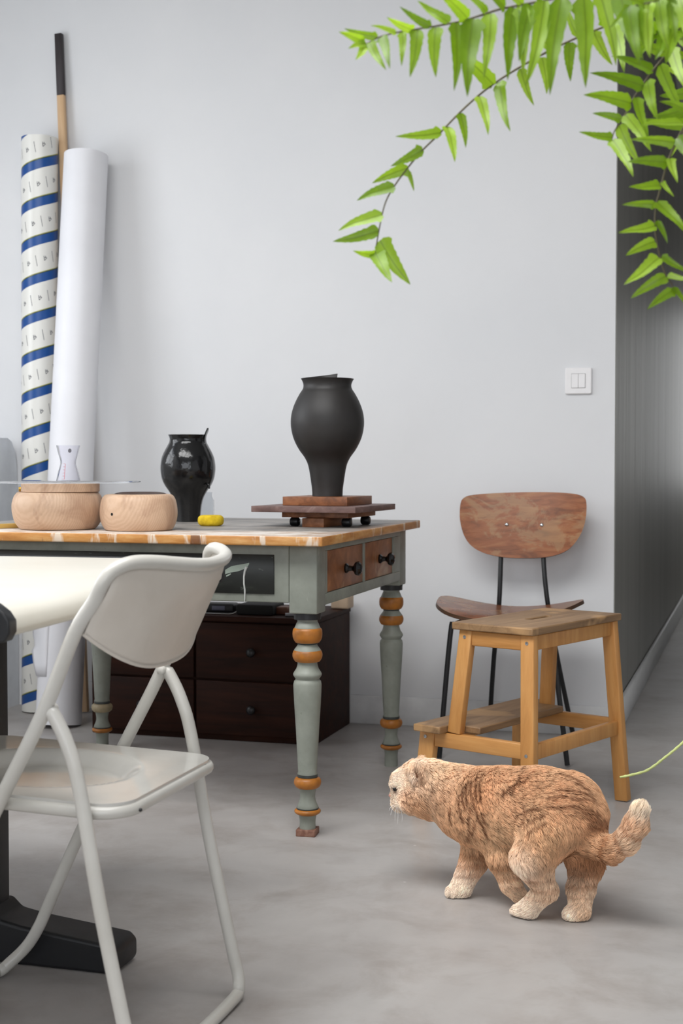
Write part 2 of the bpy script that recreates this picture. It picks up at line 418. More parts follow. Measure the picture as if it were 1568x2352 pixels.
tag(tubeo('steel_rod', [(p0.x, 4.285, CT+.007), (p0.x+.045, 4.30, CT+.007)], .0062, plain('dull_steel', (150,150,155), .35, .8)), 'short dull metal rod on the chest behind the table leg', 'rod')
bm = bmesh.new(); bmesh.ops.create_icosphere(bm, subdivisions=3, radius=1); rnd = random.Random(4)
for v in bm.verts:
    f_ = .8+.35*rnd.random(); v.co = Vector((v.co.x*.035*f_, v.co.y*.03*f_, max(0, v.co.z*.014*f_+.012)))
o = link('crumpled_paper', bm, M_paper, None, False, (atY(456, 1395, 4.33).x, 4.33, CT+.0005)); tag(o, 'crumpled white paper on the chest left of the device', 'paper')

# ------------------------------------------------------------------ painted work table
TZ = .725
wt = thing('work_table', 'old grey-green painted table with turned legs and paint-stained top', 'table', (-1.5, 3.65, 0))
def T(x, y, z=0): return (x+1.5, y-3.65, z)
def paint_green(name, k=1.0):
    m = NM(name); v = m.mapping(); n = m.noise(v, 9, 6, .6)
    c = m.ramp(n, [(.3, (118,122,112)), (.55, (140,144,134)), (.75, (154,157,147))])
    s = m.noise(m.mapping((1,1,.35)), 24, 4, .7); c = m.mix(m.ramp(s, [(.66, (0,0,0)), (.74, (150,150,150))]), c, (196,196,188))
    s = m.noise(v, 60, 3, .6); c = m.mix(m.ramp(s, [(.70, (0,0,0)), (.78, (180,180,180))]), c, (74,70,60))
    m.col(c); m.bump(m.noise(v, 55, 4), .15, .001); m.set(Roughness=.48); return m.m
M_green = paint_green('grey_green_paint')
def top_mat():
    m = NM('paint_stained_top'); v = m.mapping()
    a = m.noise(m.mapping((1,2,1)), 4.5, 7, .68, 1.4)
    c = m.ramp(a, [(.3, (86,84,82)), (.46, (138,134,130)), (.62, (176,168,160)), (.8, (120,104,90))])
    g = m.n.new('ShaderNodeSeparateXYZ'); m.link(m.tc.outputs['Object'], g.inputs[0])
    fr = m.math('ADD', g.outputs[1], m.math('MULTIPLY', m.math('SUBTRACT', m.noise(m.mapping((3,3,3)), 3, 5, .7), .5), .35))
    front = m.ramp(m.math('MULTIPLY_ADD', fr, 2.0, .84), [(.18, (235,235,235)), (.34, (0,0,0))])
    c = m.mix(front, c, m.ramp(m.noise(v, 14, 5, .7), [(.35, (190,160,134)), (.55, (226,216,206)), (.8, (240,236,230))]))
    rt = m.ramp(m.math('ADD', g.outputs[0], m.math('MULTIPLY', m.noise(v, 8, 4), .12)), [(.52, (0,0,0)), (.58, (200,200,200))])
    c = m.mix(rt, c, m.ramp(m.noise(v, 18, 5, .7), [(.3, (110,78,58)), (.6, (162,128,104)), (.8, (196,178,160))]))
    m.col(c); m.bump(m.noise(v, 40, 5), .25, .001); m.set(Roughness=.45); return m.m
def edge_mat():
    m = NM('orange_wood_edge'); v = m.mapping()
    c = m.ramp(m.noise(m.mapping((2,2,10)), 5, 5, .6), [(.3, (166,106,48)), (.5, (194,136,72)), (.7, (214,166,106))])
    s = m.noise(m.mapping((1,1,.25)), 16, 4, .65, .3); c = m.mix(m.ramp(s, [(.55, (0,0,0)), (.61, (235,235,235))]), c, (222,208,190))
    s = m.noise(m.mapping((1.3,1.3,.2), loc=(3,1,2)), 13, 3, .6); c = m.mix(m.ramp(s, [(.66, (0,0,0)), (.69, (230,230,230))]), c, (104,66,44))
    s = m.noise(m.mapping((1.1,1.1,.4), loc=(9,4,2)), 11, 3, .6); c = m.mix(m.ramp(s, [(.69, (0,0,0)), (.71, (240,240,240))]), c, (64,66,44))
    m.col(c); m.bump(m.noise(v, 50, 4), .3, .001); m.set(Roughness=.4); return m.m
bm = bmesh.new()
vs = box(bm, T(-2.15, 3.157, .7015), T(-.982, 4.145, TZ), .0035, 2)
me_t = link('tabletop', bm, [top_mat(), edge_mat()], wt)
for p in me_t.data.polygons: p.material_index = 0 if p.normal.z > .85 else 1
smooth_by_angle(me_t, 50)
# apron rails
def rail(lo, hi): return boxo('apron_rail', T(*lo), T(*hi), M_green, wt, .0025)
fr_ = rail((-1.93, 3.204, .563), (-1.08, 3.226, .7013)); rail((-1.93, 4.065, .563), (-1.08, 4.087, .7013)); rail((-1.993, 3.27, .563), (-1.97, 4.02, .7013))
# drawer end: frame rails around the two drawers
XF = -1.012
for lo, hi in (((XF-.02, 3.27, .684), (XF, 4.02, .7013)), ((XF-.02, 3.27, .553), (XF, 4.02, .5805)),
               ((XF-.02, 3.270, .5805), (XF, 3.297, .684)), ((XF-.02, 3.6245, .5805), (XF, 3.6395, .684)), ((XF-.02, 3.938, .5805), (XF, 4.02, .684))):
    boxo('drawer_rail', T(*lo), T(*hi), M_green, wt, .0015)
M_drw = wood('orange_brown_wood', (104,62,36), (142,90,56), (176,118,76), (12,3,3), 5, .42, (7, .62, (176,140,104)))
for y0, y1, ky, kz in ((3.2985, 3.623, 3.462, .629), (3.641, 3.9365, 3.795, .631)):
    d = boxo('drawer', T(XF-.017, y0, .5815), T(XF-.003, y1, .683), M_drw, wt, .0015)
    bm = bmesh.new(); lathe(bm, [(0,0), (.012,0), (.013,.004), (.0075,.010), (.006,.018), (.009,.022), (.0165,.027), (.0185,.033), (.0175,.037), (.012,.042), (.006,.044), (0,.0445)], 12)
    bmesh.ops.transform(bm, matrix=Matrix.Translation(T(XF-.003, ky, kz)) @ Matrix.Rotation(PI/2, 4, 'Y'), verts=bm.verts[:])
    k_ = link('knob', bm, plain('black_glass', (16,15,16), .12, var=.3), d); k_['label'] = 'faceted black glass knob'
# blackboard panel in the front rail, smeared with paint
def board_mat():
    m = NM('dark_panel_paint'); v = m.mapping()
    c = m.ramp(m.noise(m.mapping((1,1,3)), 12, 5, .7), [(.3, (18,20,18)), (.6, (28,31,27)), (.8, (52,56,48))])
    s = m.noise(m.mapping((1,1,2.2), (0,.25,0)), 22, 5, .75, .5); c = m.mix(m.ramp(s, [(.64, (0,0,0)), (.72, (190,190,190))]), c, (140,146,138))
    m.col(c); m.set(Roughness=.4); return m.m
pn = boxo('dark_panel', T(-1.93, 3.2005, .583), T(-1.116, 3.204, .6775), board_mat(), wt, .0008, 1); pn['label'] = 'dark panel smeared with pale paint'
bm = bmesh.new()
def smear(bm, pts, ys=3.2003):
    for i, (a, b) in enumerate(zip(pts, pts[1:])):
        (x0, z0, w0), (x1, z1, w1) = a, b
        P = [atY(x0, z0-w0/2, ys), atY(x1, z1-w1/2, ys), atY(x1, z1+w1/2, ys), atY(x0, z0+w0/2, ys)]
        bm.faces.new([bm.verts.new(T(p.x, p.y-.0003*0, p.z)) for p in P])
smear(bm, [(517,1314,10),(530,1308,14),(545,1305,15),(558,1302,12),(568,1298,9),(572,1294,3)])
bm2 = bm
smear(bm2, [(519,1323,3),(524,1321,4),(530,1318,2)])
link('paint_smear', bm, plain('pale_green_paint', (158,170,158), .3), wt)
tubeo('paint_drip', [T(*atY(x, y, 3.1995)) for x, y in ((566,1302),(562,1312),(560,1325),(560,1340),(562,1355),(562,1375),(561,1383))], [.0036,.0028,.0024,.0022,.0024,.0018,.001], plain('white_drip', (196,198,194), .3), wt, 8)
# turned legs
k_ = .000299
def zz(v): return (2160-v)*k_
LP = [(365,106),(368,109),(412,109),(416,84),(430,80),(450,90),(470,98),(482,104),(600,96),(606,78),(616,77),(624,80),(640,92),(655,104),(664,108),(670,106),(752,98),(760,80),(772,79),(790,83),(812,90),(835,105),(852,115),(866,115),(882,104),(892,98),(898,95),(904,98),(912,108),(940,114),(1000,112),(1100,107),(1300,94),(1500,84),(1650,76),(1660,82),(1675,80),(1688,76),(1700,80),(1770,76),(1788,70),(1820,63),(1850,61),(1880,66),(1910,78),(1935,88),(1948,84),(1990,78),(2000,72),(2030,66),(2060,64),(2110,66)]
B1 = [(484,103),(492,112),(505,117),(530,119),(560,117),(580,110),(594,101),(601,95)]
B2 = [(664,107),(672,113),(690,119),(708,120),(726,116),(742,107),(755,97)]
B3 = [(1690,82),(1696,95),(1708,105),(1728,110),(1748,107),(1765,98),(1777,82),(1780,74)]
B4 = [(1946,84),(1951,96),(1958,104),(1968,106),(1978,102),(1988,88),(1994,76)]
M_or = plain('ochre_paint', (190,118,40), .42, var=.25, nscale=30, bump=.2)
M_palering = plain('cream_ring_paint', (176,160,128), .5, var=.2, nscale=30)
def leg(x, y, kind):
    L_ = bpy.data.objects.new('leg', None); C.objects.link(L_); L_.parent = wt; L_.location = T(x, y)
    prof = [(w*k_, zz(v)) for v, w in LP]
    if kind != 'shim': prof.append((66*k_, .0))
    latheo('shaft', prof, M_green, L_, 36)
    boxo('block', (-.035, -.035, .5375), (.035, .035, .7013), M_green, L_, .003)
    latheo('collar', [(0, .5345), (.0335, .5345), (.0335, .5375), (.0335, .5378), (0, .5378)], M_black, L_, 32)
    latheo('collar', [(w*k_+.0008, zz(v)) for v, w in ((367,107),(413,107))], M_black, L_, 32)
    for Bq in (B1, B2, B3, B4):
        o = latheo('ring', [(w*k_+.0004, zz(v)) for v, w in Bq], M_palering if (kind == 'pale' and Bq is B3) else M_or, L_, 36); o['label'] = 'turned ring in cream paint' if (kind == 'pale' and Bq is B3) else 'ochre painted turned ring'
    for v0, v1, w in ((606,616,79.5),(1664,1688,82),(1936,1947,89)):
        latheo('groove', [(w*k_, zz(v0)), (w*k_+.0006, zz((v0+v1)/2)), (w*k_, zz(v1))], plain('dark_groove', (60,64,62), .4), L_, 36)
    if kind == 'shim':
        o = boxo('foot_block', (-.0235, -.0235, 0), (.0235, .0235, .0165), wood('worn_brown_block', (92,60,48), (126,86,70), (160,124,106), (3,3,3), 12, .6), L_, .0015)
        o.rotation_euler = (0, 0, .06)
    return L_
leg(-1.045, 3.24, 'shim'); leg(-1.047, 4.052, ''); leg(-1.958, 3.24, ''); leg(-1.985, 4.052, 'pale')

# ------------------------------------------------------------------ things on the work table
def vase(name, label, c, prof, thick, mat, step_deg, rise, rise_span, curl=0.):
    """turned pot whose rim climbs like a spiral up to a cut edge at step_deg"""
    n = 72; bm = bmesh.new(); a0 = math.radians(step_deg); H = prof[-1][1]
    def pt(r, z, i, inner):
        u = i/n; a = a0 + 2*PI*u
        f = max(0, 1-u/rise_span) if rise_span > 0 else 0
        k = max(0, (z/H-.90)/.10)
        rr = r + curl*f*f*k; zz_ = z + rise*f*k
        return bm.verts.new((rr*math.cos(a), rr*math.sin(a), zz_))
    outer = [[pt(r, z, i, 0) for i in range(n+1)] for r, z in prof]
    inner = [[pt(max(r-thick, .004), max(z, prof[0][1]+.006), i, 1) for i in range(n+1)] for r, z in prof]
    for G_ in (outer, inner):
        for A, B in zip(G_, G_[1:]):
            for i in range(n): bm.faces.new((A[i], A[i+1], B[i+1], B[i]))
    for i in range(n):
        bm.faces.new((outer[-1][i], outer[-1][i+1], inner[-1][i+1], inner[-1][i]))
    for i in (0, n):
        for j in range(len(prof)-1):
            bm.faces.new((outer[j][i], outer[j+1][i], inner[j+1][i], inner[j][i]))
    bm.faces.new(outer[0][:-1][::-1]); bm.faces.new(inner[0][:-1])
    bmesh.ops.remove_doubles(bm, verts=bm.verts[:], dist=1e-6)
    o = link(name, bm, mat, None, True, c); smooth_by_angle(o, 50)
    return tag(o, label, 'vase')
def dense(pr, n=4):
    return [(p.x, p.y) for p in catmull([(r, z, 0) for r, z in pr], n)]
m_ = NM('matt_black_clay'); v_ = m_.mapping(); m_.col(m_.ramp(m_.noise(v_, 12, 5), [(.3, (27,25,24)), (.7, (40,37,36))])); m_.bump(m_.noise(v_, 30, 4), .15, .002); M_clay = m_.set(Roughness=.52)
m_ = NM('glossy_black_glaze'); v_ = m_.mapping(); m_.col(m_.ramp(m_.noise(v_, 12, 5), [(.3, (16,16,17)), (.7, (26,26,27))])); m_.bump(m_.noise(v_, 22, 4), .55, .004); M_glaze = m_.set(Roughness=.13)
# banding wheel of stacked boards
bw = thing('board_stand', 'stacked brown wooden boards with block feet under the matt black vase', 'stand', (-1.150, 3.735, TZ), math.radians(-4))
M_bw1 = wood('purple_brown_board', (82,62,58), (110,84,78), (140,116,110), (3,3,6), 6, .5)
M_bw2 = wood('brown_block', (86,50,28), (128,78,46), (156,102,66), (6,2,8), 5, .45)
boxo('base_board', (-.152, -.165, .040), (.145, .165, .056), M_bw1, bw, .001)
boxo('top_board', (-.088, -.10, .0565), (.098, .10, .080), M_bw2, bw, .001)
boxo('lower_board', (-.086, -.11, .0245), (.105, .11, .0395), M_bw2, bw, .001)
for x, s in ((-.062, .034), (.012, .062), (.088, .034)):
    if s > .05: boxo('foot', (x-s/2, -.13, .0), (x+s/2, .09, .024), M_bw2, bw, .001)
    else:
        for y in (-.075, .075):
            bm = bmesh.new(); lathe(bm, [(0,-.012),(.010,-.012),(.012,-.009),(.012,.009),(.010,.012),(0,.012)], 20)
            bmesh.ops.transform(bm, matrix=Matrix.Translation((x, y, .012)) @ Matrix.Rotation(PI/2, 4, 'Y'), verts=bm.verts[:])
            link('roller', bm, M_black, bw, True)
kk = .000352
P1 = [(118,1112),(120,1060),(128,1000),(137,940),(146,890),(158,850),(182,805),(215,760),(246,705),(268,650),(281,590),(285,535),(279,475),(262,415),(238,360),(210,310),(193,285),(186,262),(188,240),(196,220),(206,203)]
vase('matt_vase', 'tall matt black vase with spiral cut rim on the stacked boards', (-1.142, 3.72, TZ+.0803), dense([(w*kk, (1112-v)*kk) for v, w in [(b, a) for a, b in P1]], 3), .006, M_clay, 84, .018, .33)
kk = .000455
P2 = [(78,677),(80,640),(84,600),(90,560),(102,520),(124,480),(148,445),(166,405),(174,360),(175,320),(168,272),(152,232),(132,195),(119,170),(116,150),(120,135),(126,122)]
sp_ = atz(432, 1198, TZ)
sv = vase('glossy_vase', 'small glossy black vase with a curled tab on its rim', (sp_.x, sp_.y, TZ+.0005), dense([(w*kk, (677-v)*kk) for v, w in [(b, a) for a, b in P2]], 3), .005, M_glaze, -8, .019, .12, .012)
bm = bmesh.new(); tube(bm, catmull([(.066,-.020,.110), (.0715,-.021,.108), (.0745,-.021,.101), (.0735,-.021,.096)], 4), [.003]*12+[.0015], 8); link('drip', bm, M_glaze, sv, True)
# clear jar behind the small vase
M_clear = NM('clear_plastic'); M_clear.col((236,238,240)); M_clear = M_clear.set(Roughness=.02, Transmission_Weight=1.0, IOR=1.08)
jp = atz(440, 1198, TZ)
jo = latheo('glass_jar', [(0,0),(.048,0),(.052,.004),(.052,.056),(.046,.070),(.046,.082),(.0445,.082),(.0445,.070),(.0495,.056),(.0495,.006),(0,.005)], M_clear, None, 40, (0,0,0))
jo.location = (sp_.x-.036, sp_.y+.155, TZ+.0005); tag(jo, 'clear glass jar half hidden behind the small glossy vase', 'jar')
# sponge
m_ = NM('yellow_sponge'); v_ = m_.mapping(); m_.col(m_.ramp(m_.noise(v_, 60, 5), [(.3, (196,160,12)), (.7, (232,200,40))])); m_.bump(m_.noise(v_, 320, 3), .6, .002); M_sponge = m_.set(Roughness=.9)
pc = atz(484, 1208, TZ); pr_ = []
for i in range(17):
    a = -PI/2 + PI*i/16; pr_.append((max(0, .0205+.0150*(abs(math.cos(a))**.75)), .0145+.0145*(abs(math.sin(a))**.8)*(1 if a > 0 else -1)))
so = latheo('sponge', [(0, 0)]+pr_+[(0, .029)], M_sponge, None, 40); so.location = (pc.x, pc.y, TZ+.0005)
tag(so, 'round yellow sponge beside the foot of the small glossy vase', 'sponge')
# turned wooden boxes
def turned_wood(name, knot):
    m = NM(name); g = m.mapping((1,1,1), (0,0,0))
    w_ = m.n.new('ShaderNodeTexWave'); w_.wave_type = 'RINGS'; w_.rings_direction = 'X'
    mp = m.mapping((1,1,1), (0,.1,.3), knot); m.link(mp, w_.inputs[0]); w_.inputs['Scale'].default_value = 55
    w_.inputs['Distortion'].default_value = 3.2; w_.inputs['Detail'].default_value = 3; w_.inputs['Detail Scale'].default_value = 1.2
    c = m.ramp(w_.outputs['Fac'], [(.0, (203,169,140)), (1, (211,179,151))])
    n = m.noise(m.mapping((2,2,1)), 8, 4, .6, .9); c = m.mix(m.ramp(n, [(.5, (0,0,0)), (.72, (190,190,190))]), c, (150,110,86))
    m.col(c); m.bump(w_.outputs['Fac'], .01, .001); m.set(Roughness=.5); return m.m
b1 = atz(117, 1219, TZ); b1 = Vector((b1.x-.025, b1.y+.085, 0))
lb = thing('turned_box', 'larger lidded pale wooden bowl with brass pin under the glass disc', 'bowl', (b1.x, b1.y, TZ+.0005), 0, None)
M_tw1 = turned_wood('turned_beech', (.0, -.25, .02)); M_tw2 = turned_wood('turned_pine', (.08, -.2, .05))
latheo('body', dense([(.088,0),(.098,.003),(.110,.020),(.1165,.045),(.117,.065),(.112,.083),(.106,.092),(.101,.0955),(.085,.0957)], 4)+[(.085,.09),(0,.09)], M_tw1, lb, 56)
latheo('lid', [(0,.0965),(.0985,.0965),(.1000,.0975),(.1000,.1175),(.0985,.119),(0,.119)], M_tw1, lb, 56, (.008,.0,0))
bm = bmesh.new(); lathe(bm, [(0,-.006),(.0055,-.006),(.0055,.006),(0,.006)], 16)
bmesh.ops.transform(bm, matrix=Matrix.Translation((-.096, -.02, .1025)) @ Matrix.Rotation(.0, 4, 'Y'), verts=bm.verts[:]); link('brass_pin', bm, M_brass, lb, True)
b2 = atz(301, 1221, TZ); b2 = Vector((b2.x-.012, b2.y+.072, 0))
sb = thing('turned_bowl', 'smaller open pale wooden bowl with a drilled hole in its side', 'bowl', (b2.x, b2.y, TZ+.0005))
latheo('body', dense([(.078,0),(.086,.003),(.0955,.022),(.0985,.048),(.0945,.075),(.087,.088),(.078,.0915),(.066,.092)], 4)+[(.064,.088),(.062,.02),(0,.018)], M_tw2, sb, 56)
latheo('inner_rim', [(.066,.0925),(.060,.0945),(.050,.0965),(.049,.09),(.064,.0905)], plain('dark_brown_rim', (70,48,38), .5), sb, 48, (-.0,.01,0))
bm = bmesh.new(); lathe(bm, [(0,-.0035),(.0032,-.0035),(.0034,.0005),(0,.0003)], 20)
hd = Vector((-.30, -.95, 0)).normalized()
hp = hd*.0987 + Vector((0,0,.043)); bmesh.ops.transform(bm, matrix=Matrix.Translation(hp) @ hd.to_track_quat('Z','Y').to_matrix().to_4x4(), verts=bm.verts[:]); link('drilled_hole', bm, plain('hole_black', (8,6,5), .9), sb)
gd = latheo('glass_disc', [(0,0),(.196,0),(.198,.0012),(.198,.0028),(.196,.004),(0,.004)], M_clear, None, 72); gd.location = (b1.x+.012, b1.y+.01, TZ+.1205)
tag(gd, 'thin round glass disc resting on the lidded wooden bowl', 'glass disc')
mp_ = atY(157, 1108, b1.y+.03)
kc = .000240
mc = thing('measuring_cup', 'clear plastic measuring cup with red scale standing on the glass disc', 'measuring cup', (mp_.x, b1.y+.03, TZ+.1249))
M_cup = NM('frosted_plastic'); M_cup.col((246,246,250)); M_cup = M_cup.set(Roughness=.06, Transmission_Weight=.97, IOR=1.12)
outer = [(132,1555),(126,1535),(112,1470),(92,1400),(84,1372),(86,1335),(104,1270),(118,1215),(128,1172)]
op = [(w_*kc, (1555-v)*kc) for w_, v in outer]; ip = [(max(0, r-.0009), z) for r, z in op[::-1]]
latheo('cup', op[:]+ip[:-1]+[(op[0][0]-.0009, op[0][1])], M_cup, mc, 36)
M_red = plain('red_print', (196,92,100), .5)
bm = bmesh.new(); R_ = .0205
for z0, z1, x0, x1 in [(.004,.044,0,.0012)]+[(.004+.008*i, .0048+.008*i, -.005, 0) for i in range(6)]:
    vs = []
    for x, z in ((x0,z0),(x1,z0),(x1,z1),(x0,z1)):
        rr = .0316-(z/.0475)*.0105+.0006; a = -PI/2+.12+x/rr; vs.append(bm.verts.new((rr*math.cos(a), rr*math.sin(a), z)))
    bm.faces.new(vs)
link('scale_marks', bm, M_red, mc)
bm = bmesh.new()
vs = [];
for i in range(12):
    a_ = 2*PI*i/12; x = .0045*math.cos(a_); z = .078+.0055*math.sin(a_); rr = .0212+(z-.055)*.30+.0009; a = -PI/2+.62+x/rr; vs.append(bm.verts.new((rr*math.cos(a), rr*math.sin(a), z)))
bm.faces.new(vs); link('stamp', bm, plain('stamp_grey', (138,138,148), .5), mc)
py_ = atz(0, 1211, TZ)
o = boxo('yellow_stick', (-.12, -.010, 0), (.10, .010, .012), plain('yellow_wood', (214,178,96), .5), None, .002); o.location = (b1.x-.16, b1.y-.02, TZ+.0005)
o.rotation_euler = (0,0,PI/2-.5); tag(o, 'short yellow wooden strip lying left of the lidded bowl', 'stick')

# ------------------------------------------------------------------ foreground cream table
m_ = NM('cream_laminate'); v_ = m_.mapping(); m_.col(m_.ramp(m_.noise(v_, 3, 4), [(.3, (204,200,188)), (.7, (213,210,200))])); M_cream = m_.set(Roughness=.34)
ft = thing('cream_table', 'cream laminate table with rounded edge, black end caps and black pedestal foot', 'table', (-1.36, 2.29, 0))
def F(x, y, z=0): return (x+1.36, y-2.29, z)
FT_ROT = math.radians(3.6)
bm = bmesh.new(); X1 = -1.031; prof = [(-2.6, .700), (X1-.06, .700), (X1-.038, .6985), (X1-.022, .695), (X1-.010, .688), (X1-.003, .679), (X1, .668), (X1-.001, .661), (X1-.006, .6565), (X1-.03, .655), (-2.6, .655)]
NY = 14; ys = [1.742+i*(2.688-1.742)/NY for i in range(NY+1)]; rows = []
for i, y in enumerate(ys):
    rows.append([bm.verts.new(F(x, y, z)) for x, z in prof])
for A, B in zip(rows, rows[1:]):
    for i in range(len(prof)): bm.faces.new((A[i], A[(i+1) % len(prof)], B[(i+1) % len(prof)], B[i]))
bm.faces.new(rows[0][::-1]); bm.faces.new(rows[-1])
smooth_by_angle(link('tabletop', bm, M_cream, ft), 40).rotation_euler = (0, 0, FT_ROT)
for y0, y1, g in ((1.716, 1.7415, .0045), (2.6885, 2.697, .0022)):
    bm = bmesh.new(); cx_ = sum(p[0] for p in prof[1:-1])/len(prof[1:-1]); 
    P_ = [(-2.6, .700+g), (X1-.05, .700+g), (X1-.020, .700+g*.8), (X1-.004, .692), (X1+g, .680), (X1+g, .664), (X1-.002, .655-g*.8), (X1-.02, .655-g*1.6), (-2.6, .655-g*1.6)]
    a_ = [bm.verts.new(F(x, y0, z)) for x, z in P_]; b_ = [bm.verts.new(F(x, y1, z)) for x, z in P_]
    bm.faces.new(a_); bm.faces.new(b_[::-1])
    for i in range(len(P_)): bm.faces.new((a_[i], b_[i], b_[(i+1) % len(P_)], a_[(i+1) % len(P_)]))
    o = link('edge_strip', bm, M_blackplastic, ft); m = o.modifiers.new('bevel', 'BEVEL'); m.width = .003; m.segments = 3; m.limit_method = 'ANGLE'; smooth_by_angle(o, 60); o['label'] = 'black plastic edge strip'; o.rotation_euler = (0, 0, FT_ROT)
bm = bmesh.new(); box(bm, F(-1.385, 2.262, .05), F(-1.325, 2.322, .640), .008, 3); smooth_by_angle(link('column', bm, M_blackplastic, ft), 50)
boxo('cross_beam', F(-1.40, 1.86, .625), F(-1.31, 2.58, .6545), M_blackplastic, ft, .006, 3)
bm = bmesh.new(); out = [(-1.90, .0), (-1.085, .0), (-1.076, .010), (-1.076, .040), (-1.088, .052), (-1.26, .070), (-1.305, .078), (-1.325, .096), (-1.385, .096), (-1.405, .078), (-1.80, .056), (-1.90, .048)]
slab(bm, [(x+1.36, z) for x, z in out], F(-1.36, 2.335), (1,0,0), (0,0,1), (0,-1,0), .09)
o = link('foot', bm, M_blackplastic, ft); m = o.modifiers.new('bevel', 'BEVEL'); m.width = .010; m.segments = 4; m.limit_method = 'ANGLE'; m.angle_limit = math.radians(25); smooth_by_angle(o, 60)

# ------------------------------------------------------------------ white folding chair
m_ = NM('worn_white_enamel'); v_ = m_.mapping(); c_ = m_.ramp(m_.noise(v_, 6, 5), [(.3, (184,181,173)), (.7, (204,202,196))])
c_ = m_.mix(m_.ramp(m_.noise(v_, 34, 3, .7), [(.70, (0,0,0)), (.76, (150,150,150))]), c_, (150,140,126)); m_.col(c_); M_enamel = m_.set(Roughness=.3)
m_ = NM('aged_white_plastic'); v_ = m_.mapping(); c_ = m_.ramp(m_.noise(v_, 5, 5, .6), [(.3, (196,188,177)), (.7, (211,204,194))])
c_ = m_.mix(m_.ramp(m_.noise(m_.mapping((1,1,.4)), 20, 4, .7), [(.62, (0,0,0)), (.80, (90,90,90))]), c_, (158,146,130))
c_ = m_.mix(m_.ramp(m_.noise(v_, 38, 2, .5), [(.74, (0,0,0)), (.78, (140,140,140))]), c_, (120,110,98)); m_.col(c_); M_shell = m_.set(Roughness=.42)
m_ = NM('glossy_white_seat'); v_ = m_.mapping(); c_ = m_.ramp(m_.noise(v_, 5, 5, .6), [(.3, (188,186,180)), (.7, (204,202,197))])
c_ = m_.mix(m_.ramp(m_.noise(v_, 34, 3, .7), [(.69, (0,0,0)), (.76, (110,110,110))]), c_, (150,142,130)); m_.col(c_); M_seat = m_.set(Roughness=.12)
fc = thing('folding_chair', 'white folding chair with tubular frame and moulded seat, cut by the left edge', 'chair', (-1.05, 2.0, 0))
def K(x, y, z=0): return Vector((x+1.05, y-2.0, z))
YN, YF, YM = 1.80, 2.21, 2.005
TR = .0104
def sideA(y):      # from the top corner down to the front floor bar
    return [(-.893, y, .705), (-.924, y, .668-.010), (-.973, y, .545), (-1.040, y, .420), (-1.121, y, .268), (-1.185, y, .133), (-1.206, y, .088), (-1.232, y, .048), (-1.262, y+(.02 if y < 2 else -.02), .016)]
def top_half(s):   # s=-1 near, +1 far ; ends in the middle of the back rail
    y = YN if s < 0 else YF
    e = .013 if s > 0 else 0
    return [(-.880-e*.5, y, .730), (-.868-e, y-s*.010, .748), (-.852-e, y-s*.032, .757), (-.835-e*.5, y-s*.060, .757), (-.815, y-s*.105, .752), (-.803, y-s*.155, .747)]
near, far = sideA(YN), sideA(YF)
path = near[::-1] + top_half(-1) + [(-.800, YM, .745)] + top_half(1)[::-1] + far
pts = catmull([K(*p) for p in path], 4)
tubeo('back_frame', pts, TR, M_enamel, fc, 14)
tubeo('front_floor_bar', catmull([K(*p) for p in [(-1.252, YN+.006, .026), (-1.266, YN+.028, .0125), (-1.272, YN+.06, .0110), (-1.272, YF-.06, .0110), (-1.266, YF-.028, .0125), (-1.252, YF-.006, .026)]], 4), TR, M_enamel, fc, 14)
def sideB(y):
    return [(-.968, y, .556), (-.955, y, .538), (-.936, y, .50), (-.918, y, .44), (-.887, y, .271), (-.846, y, .085), (-.836, y, .045), (-.831, y+(.008 if y < 2 else -.008), .024), (-.831, y+(.03 if y < 2 else -.03), .0112)]
i_ = .0
path = sideB(YN+.001) + [(-.832, YM, .0108)] + sideB(YF-.001)[::-1]
ptsB = catmull([K(*p) for p in path], 5)
tubeo('rear_frame', ptsB, [TR*(.72 if (j < 3 or j > len(ptsB)-4) else 1) for j in range(len(ptsB))], M_enamel, fc, 14)
for y in (YN+.012, YF-.012):
    bm = bmesh.new(); lathe(bm, [(0,-.009),(.006,-.009),(.007,-.007),(.007,.007),(.006,.009),(0,.009)], 16)
    bmesh.ops.transform(bm, matrix=Matrix.Translation(K(-.966, y, .549)) @ Matrix.Rotation(PI/2, 4, 'X'), verts=bm.verts[:]); link('pivot', bm, M_enamel, fc, True)
# back panel: follows the bowed rail, round lower edge
bm = bmesh.new(); NS, NV = 28, 16; grid = []
def railpt(s):      # s 0..1 near->far : (x, y, z)
    pts = top_half(-1)[1:] + [(-.800, YM, .745)] + top_half(1)[::-1][:-1]
    cp = catmull(pts, 8); f_ = s*(len(cp)-1); i = min(int(f_), len(cp)-2); return cp[i].lerp(cp[i+1], f_-i)
for i in range(NS+1):
    s = i/NS; p = railpt(s); q = abs(2*s-1); cols = []
    zb = .592 + .066*q**2.5 ; ztop = p.z - .006
    for j in range(NV+1):
        v = j/NV; z = ztop + (zb-ztop)*v
        tt = (ztop - z)/.16
        yy = p.y + (YN+.006 - p.y)*0
        # widen to the full frame width just below the rail's rounded corners
        full = YN+.001 if s < .5 else YF-.001
        yw = YM + (full-YM)*q; k = min(1, .3+tt*4); y = p.y*(1-k) + yw*k
        bulge = .066*(1-q**2.6)
        xf = -.866 - (.757-z)*.478
        x = (p.x)*(1-min(1, tt*3)) + (xf + bulge*(1+.05*tt) + .004)*min(1, tt*3)
        cols.append(bm.verts.new(K(x, y, z)))
    grid.append(cols)
for A, B in zip(grid, grid[1:]):
    for j in range(NV): bm.faces.new((A[j], A[j+1], B[j+1], B[j]))
edge_pts = [c[-1].co.copy() for c in grid]
o = smooth_by_angle(link('backrest', bm, M_shell, fc), 60); solid(o, .0028)
tubeo('backrest_lip', edge_pts, .0034, M_shell, fc, 8)
